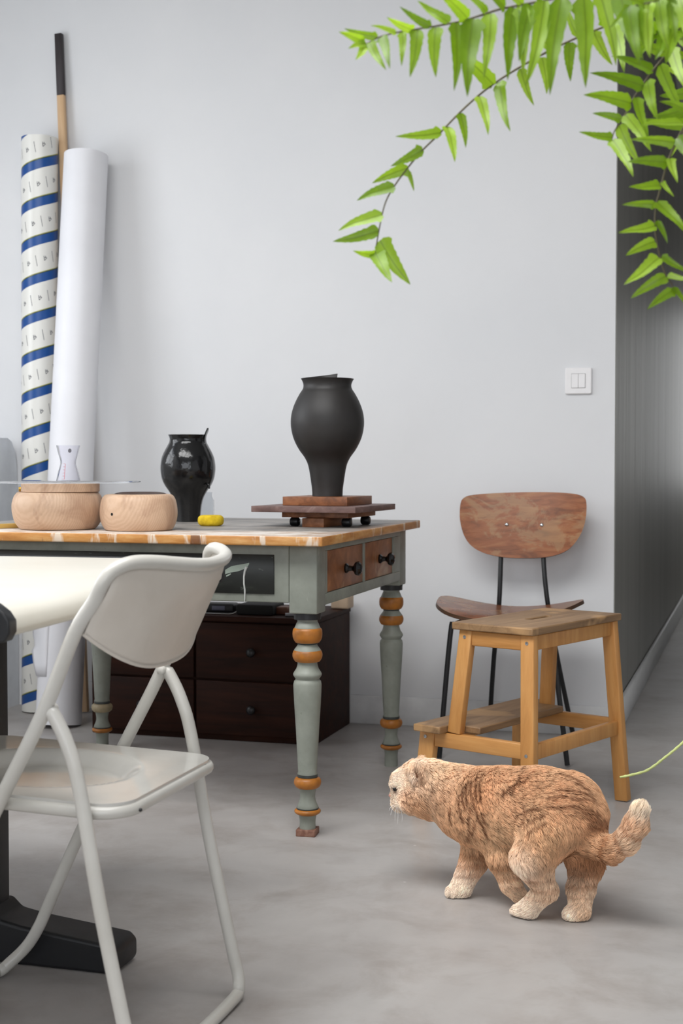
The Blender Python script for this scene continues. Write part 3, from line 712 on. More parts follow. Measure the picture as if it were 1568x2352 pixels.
for px, py, r_ in ((312, 1332, .0032), (341, 1368, .0026), (392, 1487, .0052)):
    pp = None
# seat: moulded sheet with a round dish, wrapped on a tubular rim
SX0, SX1, SY0, SY1, SZ = -1.285, -.862, 1.822, 2.190, .414
def seat_z(x, y):
    cx, cy = -1.075, 2.005; d = math.sqrt(((x-cx)/.150)**2 + ((y-cy)/.135)**2)
    dish = -.016*(1-min(1, max(0, (d-.72)/.28))**1)*1.0 if d < 1 else 0
    t = min(1, max(0, (1.0-d)/.26)); t = t*t*(3-2*t)
    return SZ + (-1)*.021*t + .012*max(0, (-.9-x))/.38
def in_rr(u, v, r=.16):    # map the unit square onto a rounded rectangle
    return u, v
bm = bmesh.new(); NU, NVv = 56, 48; cx, cy = (SX0+SX1)/2, (SY0+SY1)/2; hx, hy = (SX1-SX0)/2, (SY1-SY0)/2; rc = .05
loops = []
outl = rrect(2*hx, 2*hy, rc, 10)
dens = []
for i in range(len(outl)):
    a = Vector(outl[i]); b = Vector(outl[(i+1) % len(outl)]); n = max(1, int((b-a).length/.012))
    for k in range(n): dens.append(a.lerp(b, k/n))
NR = 34
for j in range(NR+1):
    f_ = 1-j/NR if j < NR else .004
    loops.append([bm.verts.new(K(cx+p.x*f_, cy+p.y*f_, seat_z(cx+p.x*f_, cy+p.y*f_))) for p in dens])
n = len(dens)
lower = [bm.verts.new(K(cx+p.x, cy+p.y, seat_z(cx+p.x, cy+p.y)-.007)) for p in dens]
for i in range(n): bm.faces.new((lower[i], lower[(i+1) % n], loops[0][(i+1) % n], loops[0][i]))
for A, B in zip(loops, loops[1:]):
    for i in range(n): bm.faces.new((A[i], A[(i+1) % n], B[(i+1) % n], B[i]))
bm.faces.new(loops[-1])
o = link('seat', bm, M_seat, fc); smooth_by_angle(o, 60)
rim = [K(cx+p.x*.992, cy+p.y*.992, seat_z(cx+p.x, cy+p.y)-.0135) for p in dens]
tubeo('seat_rim', rim, .0098, M_enamel, fc, 12, closed=True)
seam = [K(cx+p.x*1.0015, cy+p.y*1.0015, seat_z(cx+p.x, cy+p.y)-.0058) for p in dens]
tubeo('seat_seam', seam, .0016, plain('dark_seam', (58,54,50), .7), fc, 6, closed=True)
bm = bmesh.new(); bmesh.ops.create_uvsphere(bm, u_segments=10, v_segments=6, radius=.0028); link('rim_hole', bm, M_black, fc, True, K(-.8535, 1.832+.032, .399)); 

# ------------------------------------------------------------------ plywood chair by the wall
def ply_mat():
    m = NM('worn_plywood'); n = m.noise(m.mapping((3,3,14)), 3.2, 6, .62, .8)
    c = m.ramp(n, [(.28, (104,60,34)), (.5, (146,86,50)), (.72, (168,112,70))])
    b = m.noise(m.mapping((1,1,1.3), loc=(4,0,2)), 7, 5, .7, .7); c = m.mix(m.ramp(b, [(.5, (0,0,0)), (.56, (170,170,170))]), c, (172,142,104))
    b = m.noise(m.mapping((1,1,5), loc=(1,2,7)), 9, 5, .7, .5); c = m.mix(m.ramp(b, [(.62, (0,0,0)), (.72, (150,150,150))]), c, (66,42,28))
    m.col(c); m.bump(n, .06, .001); m.set(Roughness=.27); return m.m
M_ply = ply_mat()
M_plye = plain('ply_edge', (96,66,44), .5, nscale=60)
pc = thing('plywood_chair', 'chair with worn plywood back and saddle seat on thin black legs by the wall', 'chair', (-.74, 4.4, 0))
def Q(x, y, z=0): return Vector((x+.74, y-4.4, z))
kq = .000519
bo = [(357,200),(360,150),(375,122),(410,105),(480,96),(560,90),(660,86),(760,83),(860,82),(950,83),(1040,88),(1095,97),(1128,115),(1140,145),(1142,200),(1135,265),(1118,320),(1090,372),(1050,420),(1000,452),(930,475),(840,487),(750,490),(660,488),(580,478),(500,456),(440,420),(400,372),(374,312),(360,250)]
def plank(name, outline, fn, th, parent, nr=10):
    """thin sheet with a bent surface: outline in (u,v), fn maps (u,v)->(point, normal)"""
    bm = bmesh.new(); P = catmull([(x, y, 0) for x, y in outline]+[(outline[0][0], outline[0][1], 0)], 3)[:-1]
    cx = sum(p.x for p in P)/len(P); cy = sum(p.y for p in P)/len(P); tops, bots = [], []
    for j in range(nr+1):
        f_ = 1-j/nr if j < nr else .01
        t_, b_ = [], []
        for p in P:
            u, v = cx+(p.x-cx)*f_, cy+(p.y-cy)*f_; q, n_ = fn(u, v)
            t_.append(bm.verts.new(q+n_*th/2)); b_.append(bm.verts.new(q-n_*th/2))
        tops.append(t_); bots.append(b_)
    n = len(P)
    for S in (tops, bots):
        for A, B in zip(S, S[1:]):
            for i in range(n): bm.faces.new((A[i], A[(i+1) % n], B[(i+1) % n], B[i]))
        bm.faces.new(S[-1])
    side = [bm.faces.new((tops[0][i], tops[0][(i+1) % n], bots[0][(i+1) % n], bots[0][i])) for i in range(n)]
    for f in side: f.material_index = 1
    o = link(name, bm, [M_ply, M_plye], parent); return smooth_by_angle(o, 45)
def back_fn(u, v):
    x = (u-750)*kq; z = .588+(490-v)*kq; t = (z-.588)/.21
    y = 4.555 + .05*t - .55*x*x*1.2; return Q(-.7425+x, y, z), Vector((1.3*x, -1, .22)).normalized()
plank('backrest', bo, back_fn, .011, pc)
for u in (648, 866):
    q, n_ = back_fn(u, 285); bm = bmesh.new(); lathe(bm, [(0,.0),(.0062,.0),(.0058,.0022),(.003,.0034),(0,.0036)], 16)
    bmesh.ops.transform(bm, matrix=Matrix.Translation(q+n_*.0055) @ n_.to_track_quat('Z','Y').to_matrix().to_4x4(), verts=bm.verts[:]); link('bolt', bm, M_steel, pc, True)
so_ = [(x, y) for x, y in [(-.226,.05),(-.222,.0),(-.205,-.10),(-.175,-.165),(-.12,-.195),(0,-.203),(.12,-.195),(.175,-.165),(.205,-.10),(.222,.0),(.226,.05),(.215,.105),(.18,.14),(.10,.155),(0,.155),(-.10,.155),(-.18,.14),(-.215,.105)]]
def seat_fn(u, v):
    z = .432 + .036*(abs(u)/.226)**1.9 - .02*max(0, (-v-.12)/.08)**2*.4 + .0*v
    return Q(-.752+u, 4.352+v, z), Vector((-.30*u/.226, 0, 1)).normalized()
plank('seat', so_, seat_fn, .011, pc)
r_ = .0078
def frame(side, upr, foot_r, foot_f, xs):
    up = [Q(upr[0], 4.592, .70), Q(upr[0], 4.560, .59), Q(*xs[0]), Q(*xs[1]), Q(*foot_r)]
    tubeo('rear_leg', catmull(up, 5), r_, M_black, pc, 12)
    tubeo('front_leg', catmull([Q(*xs[2]), Q(*xs[3]), Q(*xs[4]), Q(*xs[5]), Q(*foot_f)], 5), r_, M_black, pc, 12)
frame('l', (-.812,), (-.866, 4.655, .004), (-.930, 4.180, .004), [(-.813, 4.535, .44), (-.838, 4.580, .25), (-.835, 4.50, .411), (-.872, 4.30, .411), (-.893, 4.222, .404), (-.902, 4.203, .375)])
frame('r', (-.674,), (-.585, 4.640, .004), (-.545, 4.185, .004), [(-.655, 4.535, .44), (-.628, 4.585, .25), (-.650, 4.50, .411), (-.618, 4.30, .411), (-.602, 4.222, .404), (-.594, 4.203, .375)])
tubeo('seat_bar', [Q(-.893, 4.235, .409), Q(-.602, 4.235, .409)], .006, M_black, pc, 10)
tubeo('seat_bar', [Q(-.833, 4.50, .411), Q(-.652, 4.50, .411)], .006, M_black, pc, 10)

# ------------------------------------------------------------------ step stool
M_birch = wood('honey_birch', (186,128,66), (206,148,84), (218,164,100), (12,12,1.2), 2.6, .42)
M_birchh = wood('honey_birch_rail', (186,128,66), (206,148,84), (218,164,100), (1.2,3,14), 2.6, .42)
M_worn = wood('worn_step_wood', (112,84,56), (146,114,80), (172,138,100), (12,1,12), 3, .5, (6, .56, (190,150,104)))
ss = thing('step_stool', 'honey-coloured wooden step stool with slotted top and lower step', 'step stool', (-.547, 3.628, 0), math.radians(-22.5))
# seat board with hand slot
bm = bmesh.new(); z0, z1 = .482, .5005; N_ = 40
def ring_pts(kind):
    out = []
    for i in range(N_):
        a = 2*PI*(i+.5)/N_; c, s = math.cos(a), math.sin(a)
        if kind == 'o':
            k = max(abs(c)/.117, abs(s)/.224); out.append((c/k, s/k))
        else:
            x, y = c*.0095, s*.0095; y += .047 if s > 0 else -.047; out.append((x, y))
    return out
O_, I_ = ring_pts('o'), ring_pts('i')
for lst, sx, sy in ((O_, .117, .224),):
    for cx_, cy_ in ((1,1),(-1,1),(-1,-1),(1,-1)):
        j = min(range(N_), key=lambda i: (lst[i][0]-cx_*sx)**2+(lst[i][1]-cy_*sy)**2); lst[j] = (cx_*sx, cy_*sy)
V = {}
for nm_, lst in (('o', O_), ('i', I_)):
    for z in (z0, z1): V[nm_, z] = [bm.verts.new((x, y, z)) for x, y in lst]
for i in range(N_):
    j = (i+1) % N_
    bm.faces.new((V['o',z1][i], V['o',z1][j], V['i',z1][j], V['i',z1][i])); bm.faces.new((V['o',z0][i], V['o',z0][j], V['i',z0][j], V['i',z0][i]))
    bm.faces.new((V['o',z0][i], V['o',z0][j], V['o',z1][j], V['o',z1][i])); bm.faces.new((V['i',z0][i], V['i',z0][j], V['i',z1][j], V['i',z1][i]))
o = link('top_board', bm, M_worn, ss); m = o.modifiers.new('bevel', 'BEVEL'); m.width = .003; m.segments = 2; m.limit_method = 'ANGLE'; smooth_by_angle(o, 45)
def bar(name, a, b, wx, wy, upv, mat=None): 
    bm = bmesh.new(); prismbar(bm, a, b, wx, wy, upv, .0025); return smooth_by_angle(link(name, bm, mat or M_birch, ss), 50)
def yl(z, s): return s*(.200 + .036*(1-z/.48))
for s in (-1, 1):
    bar('leg', (.094, yl(.482, s), .4815), (.118, yl(0, s), .003), .024, .037, (1,0,0))
    bar('leg', (-.083, yl(.482, s), .4815), (-.106, yl(.222, s), .2225), .024, .037, (1,0,0))
    bar('step_leg', (-.186, yl(.24, s)-s*.0, .2215), (-.200, yl(0, s), .003), .024, .045, (1,0,0))
    ya = yl(.2, s)
    bar('side_rail', (-.164, ya, .2025), (.094, ya, .2025), .038, .020, (0,1,0), M_birchh)
    bar('side_apron', (-.066, yl(.46, s), .462), (.077, yl(.46, s), .462), .037, .019, (0,1,0), M_birchh)
bar('apron', (.096, -.188, .462), (.096, .188, .462), .037, .019, (1,0,0))
bar('apron', (-.084, -.188, .462), (-.084, .188, .462), .037, .019, (1,0,0))
bar('stretcher', (.108, -.209, .199), (.108, .209, .199), .037, .019, (1,0,0))
bar('stretcher', (-.178, -.209, .199), (-.178, .209, .199), .037, .019, (1,0,0))
bm = bmesh.new(); slab(bm, [(-.207,-.262),(-.126,-.262),(-.126,-.203),(-.045,-.203),(-.045,.203),(-.126,.203),(-.126,.262),(-.207,.262)], (0,0,.2225), (1,0,0), (0,1,0), (0,0,1), .018)
o = link('step_board', bm, M_worn, ss); m = o.modifiers.new('bevel', 'BEVEL'); m.width = .0028; m.segments = 2; m.limit_method = 'ANGLE'; smooth_by_angle(o, 50)
for x, z in ((-.085, .464), (.095, .462), (-.190, .206), (.107, .194)):
    bm = bmesh.new(); lathe(bm, [(0,0),(.0048,0),(.0045,.0010),(.002,.0008),(0,.0004)], 14)
    y = yl(z, -1)-.0121; bmesh.ops.transform(bm, matrix=Matrix.Translation((x, y, z)) @ Matrix.Rotation(PI/2, 4, 'X'), verts=bm.verts[:]); link('screw', bm, M_steel, ss)

# ------------------------------------------------------------------ the cat
def smin(a, b, k):
    h = np.clip(.5+.5*(b-a)/k, 0, 1); return b*(1-h)+a*h - k*h*(1-h)
CREAM, TAN, DTAN, PALE = (234,204,174), (212,168,130), (186,136,98), (246,228,208)
SC = 1/FPX
caps = []    # p1, r1, p2, r2, k, flow, col1, col2
HEAD_DIR = (atZ(1090, 1850, 2.93)-atZ(1300, 1850, 2.80)).normalized()
BACK = -HEAD_DIR
def cap_(a, b, k, flow, c1, c2, shrink=7):
    pa, pb = atZ(*a[:3]), atZ(*b[:3]); caps.append((np.array(pa), (a[3]-shrink)*a[2]*SC, np.array(pb), (b[3]-shrink)*b[2]*SC, k, np.array(Vector(flow).normalized() if flow is not None else (pb-pa).normalized()), c1, c2))
FB = BACK + Vector((0,0,-.45)); FH = BACK + Vector((0,0,-.12)); FC = BACK*.5 + Vector((0,0,-1))
cap_((1300,1862,2.80,94), (1235,1862,2.84,97), .03, FB, TAN, TAN)
cap_((1235,1862,2.84,97), (1155,1856,2.885,92), .03, FB, TAN, TAN)
cap_((1155,1856,2.885,90), (1088,1852,2.925,80), .03, FC, TAN, TAN)
cap_((1088,1836,2.925,74), (1035,1826,2.955,66), .03, FC, TAN, CREAM)
cap_((1035,1824,2.955,66), (995,1810,2.975,60), .03, FH, TAN, CREAM)
cap_((1340,1900,2.775,60), (1362,1935,2.765,36), .03, FB, TAN, DTAN)
cap_((1095,1880,2.90,62), (1070,1872,2.93,56), .03, FC, TAN, TAN)
# head
cap_((985,1798,2.985,54), (955,1798,3.00,50), .022, FH, CREAM, CREAM, 6)
cap_((950,1798,3.00,50), (930,1802,3.005,38), .02, FH, CREAM, CREAM, 6)
cap_((975,1840,2.960,42), (945,1842,2.966,34), .018, FH+Vector((0,0,-.5)), TAN, TAN, 6)
cap_((935,1838,2.99,30), (915,1840,3.0,21), .014, FH+Vector((0,0,-.4)), CREAM, PALE, 5)
cap_((945,1840,3.03,32), (920,1842,3.02,20), .014, FH, CREAM, PALE, 5)
cap_((920,1829,3.005,20), (905,1828,3.01,13), .010, FH, CREAM, PALE, 4)
NOSECAP = caps[-1]
cap_((925,1852,3.0,16), (912,1853,3.005,12), .010, FH, PALE, PALE, 4)
cap_((912,1790,2.985,20), (903,1800,2.985,15), .012, FH, PALE, PALE, 4)     # brow
# folded ears
cap_((941,1768,2.946,12), (950,1789,2.938,10), .006, Vector((-.2,0,-1)), CREAM, PALE, 3)
cap_((961,1763,2.944,12), (968,1788,2.936,11), .006, Vector((.2,0,-1)), TAN, DTAN, 3)
cap_((947,1760,2.946,10), (960,1757,2.946,11), .006, Vector((.2,0,-1)), CREAM, CREAM, 3)
cap_((968,1752,3.035,16), (985,1752,3.03,12), .012, FH, CREAM, CREAM, 4)
# hind leg near side
cap_((1268,1905,2.765,74), (1222,1972,2.755,50), .022, Vector((.25,0,-1)), TAN, TAN)
cap_((1222,1972,2.755,50), (1252,2046,2.765,30), .015, Vector((.2,0,-1)), CREAM, CREAM)
cap_((1252,2046,2.768,30), (1213,2086,2.775,27), .012, None, CREAM, PALE, 5)
cap_((1213,2090,2.778,25), (1191,2096,2.785,23), .008, None, PALE, PALE, 4)
# hind leg far side
cap_((1325,1925,2.83,62), (1345,1985,2.815,44), .02, Vector((0,0,-1)), TAN, DTAN)
cap_((1345,1985,2.815,44), (1334,2042,2.79,34), .014, Vector((0,0,-1)), DTAN, CREAM)
cap_((1334,2042,2.79,34), (1330,2088,2.772,30), .012, None, CREAM, CREAM, 5)
cap_((1328,2096,2.765,28), (1313,2100,2.765,25), .008, None, CREAM, PALE, 4)
# front leg planted ahead
cap_((1095,1905,2.935,46), (1092,1968,2.925,36), .02, Vector((0,0,-1)), TAN, TAN)
cap_((1092,1968,2.925,36), (1062,2032,2.915,29), .012, None, TAN, PALE, 5)
cap_((1058,2042,2.912,27), (1041,2050,2.910,22), .008, None, PALE, PALE, 4)
# front leg drawn back
cap_((1128,1905,2.865,50), (1150,1972,2.845,34), .02, Vector((.2,0,-1)), TAN, TAN)
cap_((1150,1972,2.845,34), (1172,2030,2.845,26), .012, None, TAN, CREAM, 5)
cap_((1172,2032,2.845,25), (1192,2056,2.845,22), .008, None, CREAM, CREAM, 4)
# tail
cap_((1358,1935,2.755,38), (1398,1952,2.725,34), .016, None, TAN, TAN)
cap_((1398,1952,2.725,34), (1435,1935,2.71,31), .010, None, TAN, CREAM)
cap_((1435,1935,2.71,32), (1458,1898,2.705,32), .010, None, CREAM, TAN)
cap_((1458,1898,2.705,30), (1468,1864,2.70,27), .010, None, CREAM, PALE)
def sd_one(P, c):
    a, r1, b, r2 = c[:4]; ab = b-a; t = np.clip(((P-a)@ab)/max(ab@ab, 1e-9), 0, 1)
    return np.linalg.norm(P-(a+t[:, None]*ab), axis=1) - (r1+(r2-r1)*t), t
def sdf(P):
    d = None
    for c in caps:
        e, _ = sd_one(P, c); d = e if d is None else smin(d, e, c[4])
    return d
allp = np.array([c[0] for c in caps]+[c[2] for c in caps]); lo = allp.min(0)-.12; hi = allp.max(0)+.12; lo[2] = -.01
hstep = .0042
nx, ny, nz = [int(math.ceil((hi[i]-lo[i])/hstep)) for i in range(3)]
gx, gy, gz = [lo[i]+hstep*np.arange(n) for i, n in enumerate((nx, ny, nz))]
Gd = np.stack(np.meshgrid(gx, gy, gz, indexing='ij'), -1).reshape(-1, 3)
D = sdf(Gd)
# soft folds of the coat
def wobble(P):
    q = P*np.array([1,1,1.]); return (np.sin(q[:,0]*95+np.sin(q[:,2]*40)*1.6)*np.sin(q[:,1]*80+q[:,2]*60))
D = D + .0009*wobble(Gd)
D = np.maximum(D, .0035 - Gd[:, 2]) .reshape(nx, ny, nz)
def surface_nets(D, lo, h):
    S = D < 0
    c = np.zeros(tuple(s-1 for s in D.shape), int)
    for dx in (0,1):
        for dy in (0,1):
            for dz in (0,1): c += S[dx:D.shape[0]-1+dx, dy:D.shape[1]-1+dy, dz:D.shape[2]-1+dz]
    act = (c > 0) & (c < 8); idx = -np.ones(act.shape, int); ii = np.argwhere(act); idx[act] = np.arange(len(ii))
    acc = np.zeros((len(ii), 3)); cnt = np.zeros(len(ii))
    cor = [(x, y, z) for x in (0,1) for y in (0,1) for z in (0,1)]
    for a in range(8):
        for b in range(a+1, 8):
            if sum(abs(cor[a][k]-cor[b][k]) for k in range(3)) != 1: continue
            va = D[ii[:,0]+cor[a][0], ii[:,1]+cor[a][1], ii[:,2]+cor[a][2]]; vb = D[ii[:,0]+cor[b][0], ii[:,1]+cor[b][1], ii[:,2]+cor[b][2]]
            m = (va < 0) != (vb < 0); t = np.where(m, va/(va-vb+1e-12), 0)
            pos = np.array(cor[a])[None]+t[:, None]*(np.array(cor[b])-np.array(cor[a]))[None]
            acc += pos*m[:, None]; cnt += m
    V = lo + h*(ii + acc/cnt[:, None])
    F = []
    for ax in range(3):
        o1, o2 = [(1,2),(2,0),(0,1)][ax]
        sl0 = [slice(1, s-1) for s in D.shape]; a = [slice(1, s-1) for s in D.shape]; sl0[ax] = slice(0, D.shape[ax]-1); a[ax] = slice(1, D.shape[ax])
        A, B = S[tuple(sl0)], S[tuple(a)]; e = np.argwhere(A != B)
        base = e.copy(); 
        for k in range(3):
            if k != ax: base[:, k] += 1
        flip = A[tuple(e.T)]
        def g(d1, d2):
            q = base.copy(); q[:, o1] -= d1; q[:, o2] -= d2; return idx[tuple(q.T)]
        q = np.stack([g(1,1), g(0,1), g(0,0), g(1,0)], 1); q[~flip] = q[~flip][:, ::-1]; F.append(q)
    return V, np.concatenate(F)
Vc, Fc = surface_nets(D, lo, hstep)
for it in range(2):      # light smoothing
    e = np.concatenate([Fc[:, [0,1]], Fc[:, [1,2]], Fc[:, [2,3]], Fc[:, [3,0]]]); s_ = np.zeros_like(Vc); n_ = np.zeros(len(Vc))
    np.add.at(s_, e[:,0], Vc[e[:,1]]); np.add.at(s_, e[:,1], Vc[e[:,0]]); np.add.at(n_, e[:,0], 1); np.add.at(n_, e[:,1], 1)
    Vc = .5*Vc + .5*s_/n_[:, None]
def grad(P, e=.002):
    g = np.stack([sdf(P+np.eye(3)[k]*e)-sdf(P-np.eye(3)[k]*e) for k in range(3)], 1); return g/np.linalg.norm(g, axis=1)[:, None]
def lin3(c): return np.array(lin(c)[:3])
rngc = np.random.default_rng(5)
def vnoise(P, s, seed):
    r = np.random.default_rng(seed); out = np.zeros(len(P))
    for k in range(7):
        d = r.normal(size=3); d /= np.linalg.norm(d); out += np.sin(P@d*s*(.7+.6*r.random())+r.random()*6.28)
    return out/3.0
cat_hip = np.array(atZ(1300, 1862, 2.80)); hd_ = np.array(HEAD_DIR); rt_ = np.array(HEAD_DIR.cross(Vector((0,0,1))).normalized())
paint_blobs = []   # (centre, radius, colour, strength) patches of coat colour; the ear hollow's shade is painted too
def blob(px, py, Z, r, col, st): paint_blobs.append((np.array(atZ(px, py, Z)), r*Z*SC, lin3(col), st))
blob(915,1858,2.98,34,PALE,.9); blob(905,1800,2.98,34,PALE,.75); blob(965,1752,2.97,48,PALE,.5); blob(1010,1775,2.95,44,(236,200,160),.6)
blob(1186,2000,2.73,44,PALE,.85); blob(1175,1975,2.78,34,PALE,.6)
blob(965,1845,2.93,38,DTAN,.45); blob(1020,1850,2.90,46,DTAN,.45); blob(1000,1838,2.92,22,(120,72,40),.5)
blob(1260,1775,2.72,60,(190,130,86),.5); blob(1190,1770,2.79,45,(190,130,86),.5); blob(1370,1880,2.70,46,(160,100,58),.65); blob(1330,1840,2.70,46,(174,112,70),.5)
blob(1245,1930,2.68,60,(214,176,134),.6); blob(1140,1930,2.80,48,(220,186,148),.7); blob(1210,1870,2.72,42,(216,172,130),.45); blob(1350,2000,2.75,44,(146,88,48),.7)
blob(1245,1990,2.70,24,(160,104,64),.6); blob(1215,2030,2.73,18,(176,116,76),.6)
blob(1105,1982,2.88,20,(150,110,84),.75); blob(1085,1955,2.88,16,(214,190,164),.6)
blob(1468,1858,2.69,30,(244,226,202),1.); blob(1100,1830,2.84,44,(196,136,92),.5)
blob(956,1778,2.945,7,(96,58,42),.95); blob(908,1814,2.985,8,(150,112,88),.8)
STROKES = []  # shade of fur creases and gaps painted into coat colour, plus face marks
def stroke(Z, wd, st, *pts):
    q = [np.array(atZ(x, y, Z)) for x, y in pts]; q = np.array(q); 
    for it in range(6):
        dd_ = sdf(q); r_ = np.array([0,0,CAM_H]) - q; q = q - (r_/np.linalg.norm(r_, axis=1)[:, None])*dd_[:, None]*.9
    STROKES.append((q, wd, st))
def c7(*p): return [(860+x/2.215, 1700+y/2.215) for x, y in p]
def c9(*p): return [(860+x/4.61, 1700+y/4.61) for x, y in p]
for st_ in ([(470,215),(462,260),(468,310)], [(492,200),(488,250),(500,300),(508,345)], [(520,185),(515,240),(520,300)], [(545,175),(535,235),(540,300)], [(450,240),(445,290),(455,340)], [(430,270),(425,330),(440,400)], [(480,330),(470,400),(478,450),(460,500)], [(510,340),(520,390),(545,430),(560,480)], [(500,400),(495,440),(490,470)], [(540,370),(550,410)], [(380,330),(375,380),(385,410)],
            [(650,250),(640,280),(690,235),(745,215),(770,195)], [(690,270),(700,240),(730,200),(750,110)]): stroke(2.78, .0036, .95, *c7(*st_))
for st_ in ([(930,175),(990,190),(1030,215)], [(960,205),(1020,225),(1070,250)], [(900,255),(970,262),(1040,262),(1095,285)], [(870,300),(950,290),(1010,300),(1100,300)], [(1010,335),(1070,345),(1130,365)], [(1040,360),(1110,372),(1170,398)], [(1060,385),(1120,392),(1180,415)], [(1075,405),(1130,410),(1188,440)], [(1060,430),(1120,432),(1185,465)], [(700,400),(730,370),(790,350),(830,352)], [(760,430),(790,400),(850,380)], [(780,470),(810,430),(860,410)], [(740,330),(760,370),(740,420)], [(860,340),(930,345),(990,330)]): stroke(2.70, .0034, .85, *c7(*st_))
for st_ in ([(320,550),(335,600),(330,640)], [(330,590),(370,560),(415,535)], [(345,600),(395,600)], [(470,455),(520,485),(620,490)], [(400,430),(440,440),(520,470)], [(280,640),(340,665),(420,650)]): stroke(2.90, .0016, .85, *c9(*st_))
stroke(2.90, .0042, .97, *c9((432,318),(445,345),(455,370)))  # shade inside the folded ear, painted dark
stroke(2.90, .0035, .55, *c9((480,350),(495,385),(490,420)))
stroke(2.90, .0026, .8, *c9((575,520),(605,530),(600,548)))
stroke(2.90, .0013, .8, *c9((205,512),(222,520),(240,508)))
def coat(P):
    W = []; Cc = []; 
    for c in caps:
        d, t = sd_one(P, c); W.append(np.exp(-np.clip(d, -.02, .2)/.006)); Cc.append(lin3(c[6])[None]*(1-t[:, None])+lin3(c[7])[None]*t[:, None])
    W = np.stack(W); col = (W[:, :, None]*np.stack(Cc)).sum(0)/W.sum(0)[:, None]
    for ctr, r, cc, st in paint_blobs:
        a = st*np.exp(-((np.linalg.norm(P-ctr, axis=1)/r)**2)*1.1)[:, None]; col = col*(1-a)+cc[None]*a
    u = (P-cat_hip)@hd_; z = P[:, 2]
    sm = np.zeros(len(P))
    for q, wd, st in STROKES:
        for a_, b_ in zip(q, q[1:]):
            ab = b_-a_; t = np.clip(((P-a_)@ab)/max(ab@ab, 1e-9), 0, 1); d = np.linalg.norm(P-(a_+t[:, None]*ab), axis=1); sm = np.maximum(sm, st*np.exp(-(d/wd)**2))
    col = col*(1-sm[:, None]) + lin3((112,68,42))[None]*sm[:, None]
    n = vnoise(P, 110, 1)*.5+vnoise(P, 260, 2)*.5
    col = col*(1+.14*np.clip(n, -1.5, 1.5))[:, None]
    # faint tabby bars on legs and tail
    leg = np.clip((.11-z)/.03, 0, 1)*np.clip((z-.035)/.02, 0, 1)
    bars = np.clip(np.sin(z*300+vnoise(P, 60, 3)*1.2), 0, 1)*leg*.45
    tl = np.array(atZ(1400, 1952, 2.72)); tt = P-tl; right = np.array(RIGHT); along = tt@right
    # tail bars by distance along the tail capsules
    dt = np.full(len(P), 9.); st = np.zeros(len(P)); s0 = 0
    for c in caps[-4:]:
        d, t = sd_one(P, c); L_ = np.linalg.norm(c[2]-c[0]); m = d < dt; dt = np.where(m, d, dt); st = np.where(m, s0+t*L_, st); s0 += L_
    tail = (dt < .012) & (st > .012) & (st < s0-.022)
    bars = bars + np.where(tail, np.clip(np.sin(st*2*PI/.029+vnoise(P,70,6)*.5), 0, 1)*.55, 0)
    col = col*(1-bars[:, None]) + lin3((158,98,56))[None]*bars[:, None]
    return np.clip(col, 0, 1)
def flow(P):
    W = []; Fl = []
    for c in caps:
        d, t = sd_one(P, c); W.append(np.exp(-np.clip(d, -.02, .2)/.008)); Fl.append(c[5])
    W = np.stack(W); f = (W[:, :, None]*np.stack(Fl)[:, None, :]).sum(0); return f/np.linalg.norm(f, axis=1)[:, None]
me = bpy.data.meshes.new('cat'); me.from_pydata(Vc.tolist(), [], Fc.tolist()); me.update()
me.polygons.foreach_set('use_smooth', [True]*len(me.polygons))
ca = me.color_attributes.new('coat', 'FLOAT_COLOR', 'POINT'); cc = coat(Vc)*.8
ca.data.foreach_set('color', np.concatenate([cc, np.ones((len(cc), 1))], 1).astype(np.float32).ravel())
def coat_mat(name, attr, gain, rough):
    m = NM(name); a = m.n.new('ShaderNodeAttribute'); a.attribute_name = attr
    m.link(m.mix(1.0, a.outputs['Color'], (gain, gain, gain, 1), 'MULTIPLY'), m.b.inputs['Base Color']); m.set(Roughness=rough); m.b.inputs['Specular IOR Level'].default_value = .25
    return m.m
cat = bpy.data.objects.new('cat', me); C.objects.link(cat); me.materials.append(coat_mat('cat_skin', 'coat', 1.0, .8))
tag(cat, 'ginger fold-eared cat walking left with its ringed tail held out', 'cat')
# fur: one curve per hair
tri = np.concatenate([Fc[:, [0,1,2]], Fc[:, [0,2,3]]]); A_, B_, C_ = Vc[tri[:,0]], Vc[tri[:,1]], Vc[tri[:,2]]
ar = np.linalg.norm(np.cross(B_-A_, C_-A_), axis=1); ar = ar/ar.sum()
NH = 110000
pick = rngc.choice(len(tri), NH, p=ar); u = rngc.random(NH); v = rngc.random(NH); sw_ = u+v > 1; u[sw_] = 1-u[sw_]; v[sw_] = 1-v[sw_]
R0 = A_[pick]+(B_-A_)[pick]*u[:, None]+(C_-A_)[pick]*v[:, None]
Nn = grad(R0); Fl = flow(R0)
tw = np.stack([vnoise(R0, 45, 11), vnoise(R0, 45, 12), vnoise(R0, 45, 13)], 1)*.35 + rngc.normal(size=(NH,3))*.13
T_ = Fl+tw; T_ -= Nn*(T_*Nn).sum(1)[:, None]; T_ /= np.linalg.norm(T_, axis=1)[:, None]
hl = np.full(NH, .0150)
def near(px, py, Z, r): return np.clip(1-np.linalg.norm(R0-np.array(atZ(px, py, Z)), axis=1)/(r*Z*SC), 0, 1)
hl *= 1-.62*np.clip(near(925,1812,2.98,75)*1.8, 0, 1)
hl *= np.where(R0[:, 2] < .05, .5, 1.0)*np.where((R0[:, 2] < .10) & (R0[:, 2] >= .05), .75, 1.0)
hl *= 1-.55*np.clip(near(958,1772,2.94,24)*2, 0, 1)
hl *= .75+.5*rngc.random(NH)
def strand(R, N, T, L):
    p1 = R + (N*.50+T*.55)*L[:, None]*.36; p2 = p1+(N*.26+T*.9)*L[:, None]*.34; p3 = p2+(N*.10+T*.98)*L[:, None]*.34
    return np.stack([R-N*.001, p1, p2, p3], 1)
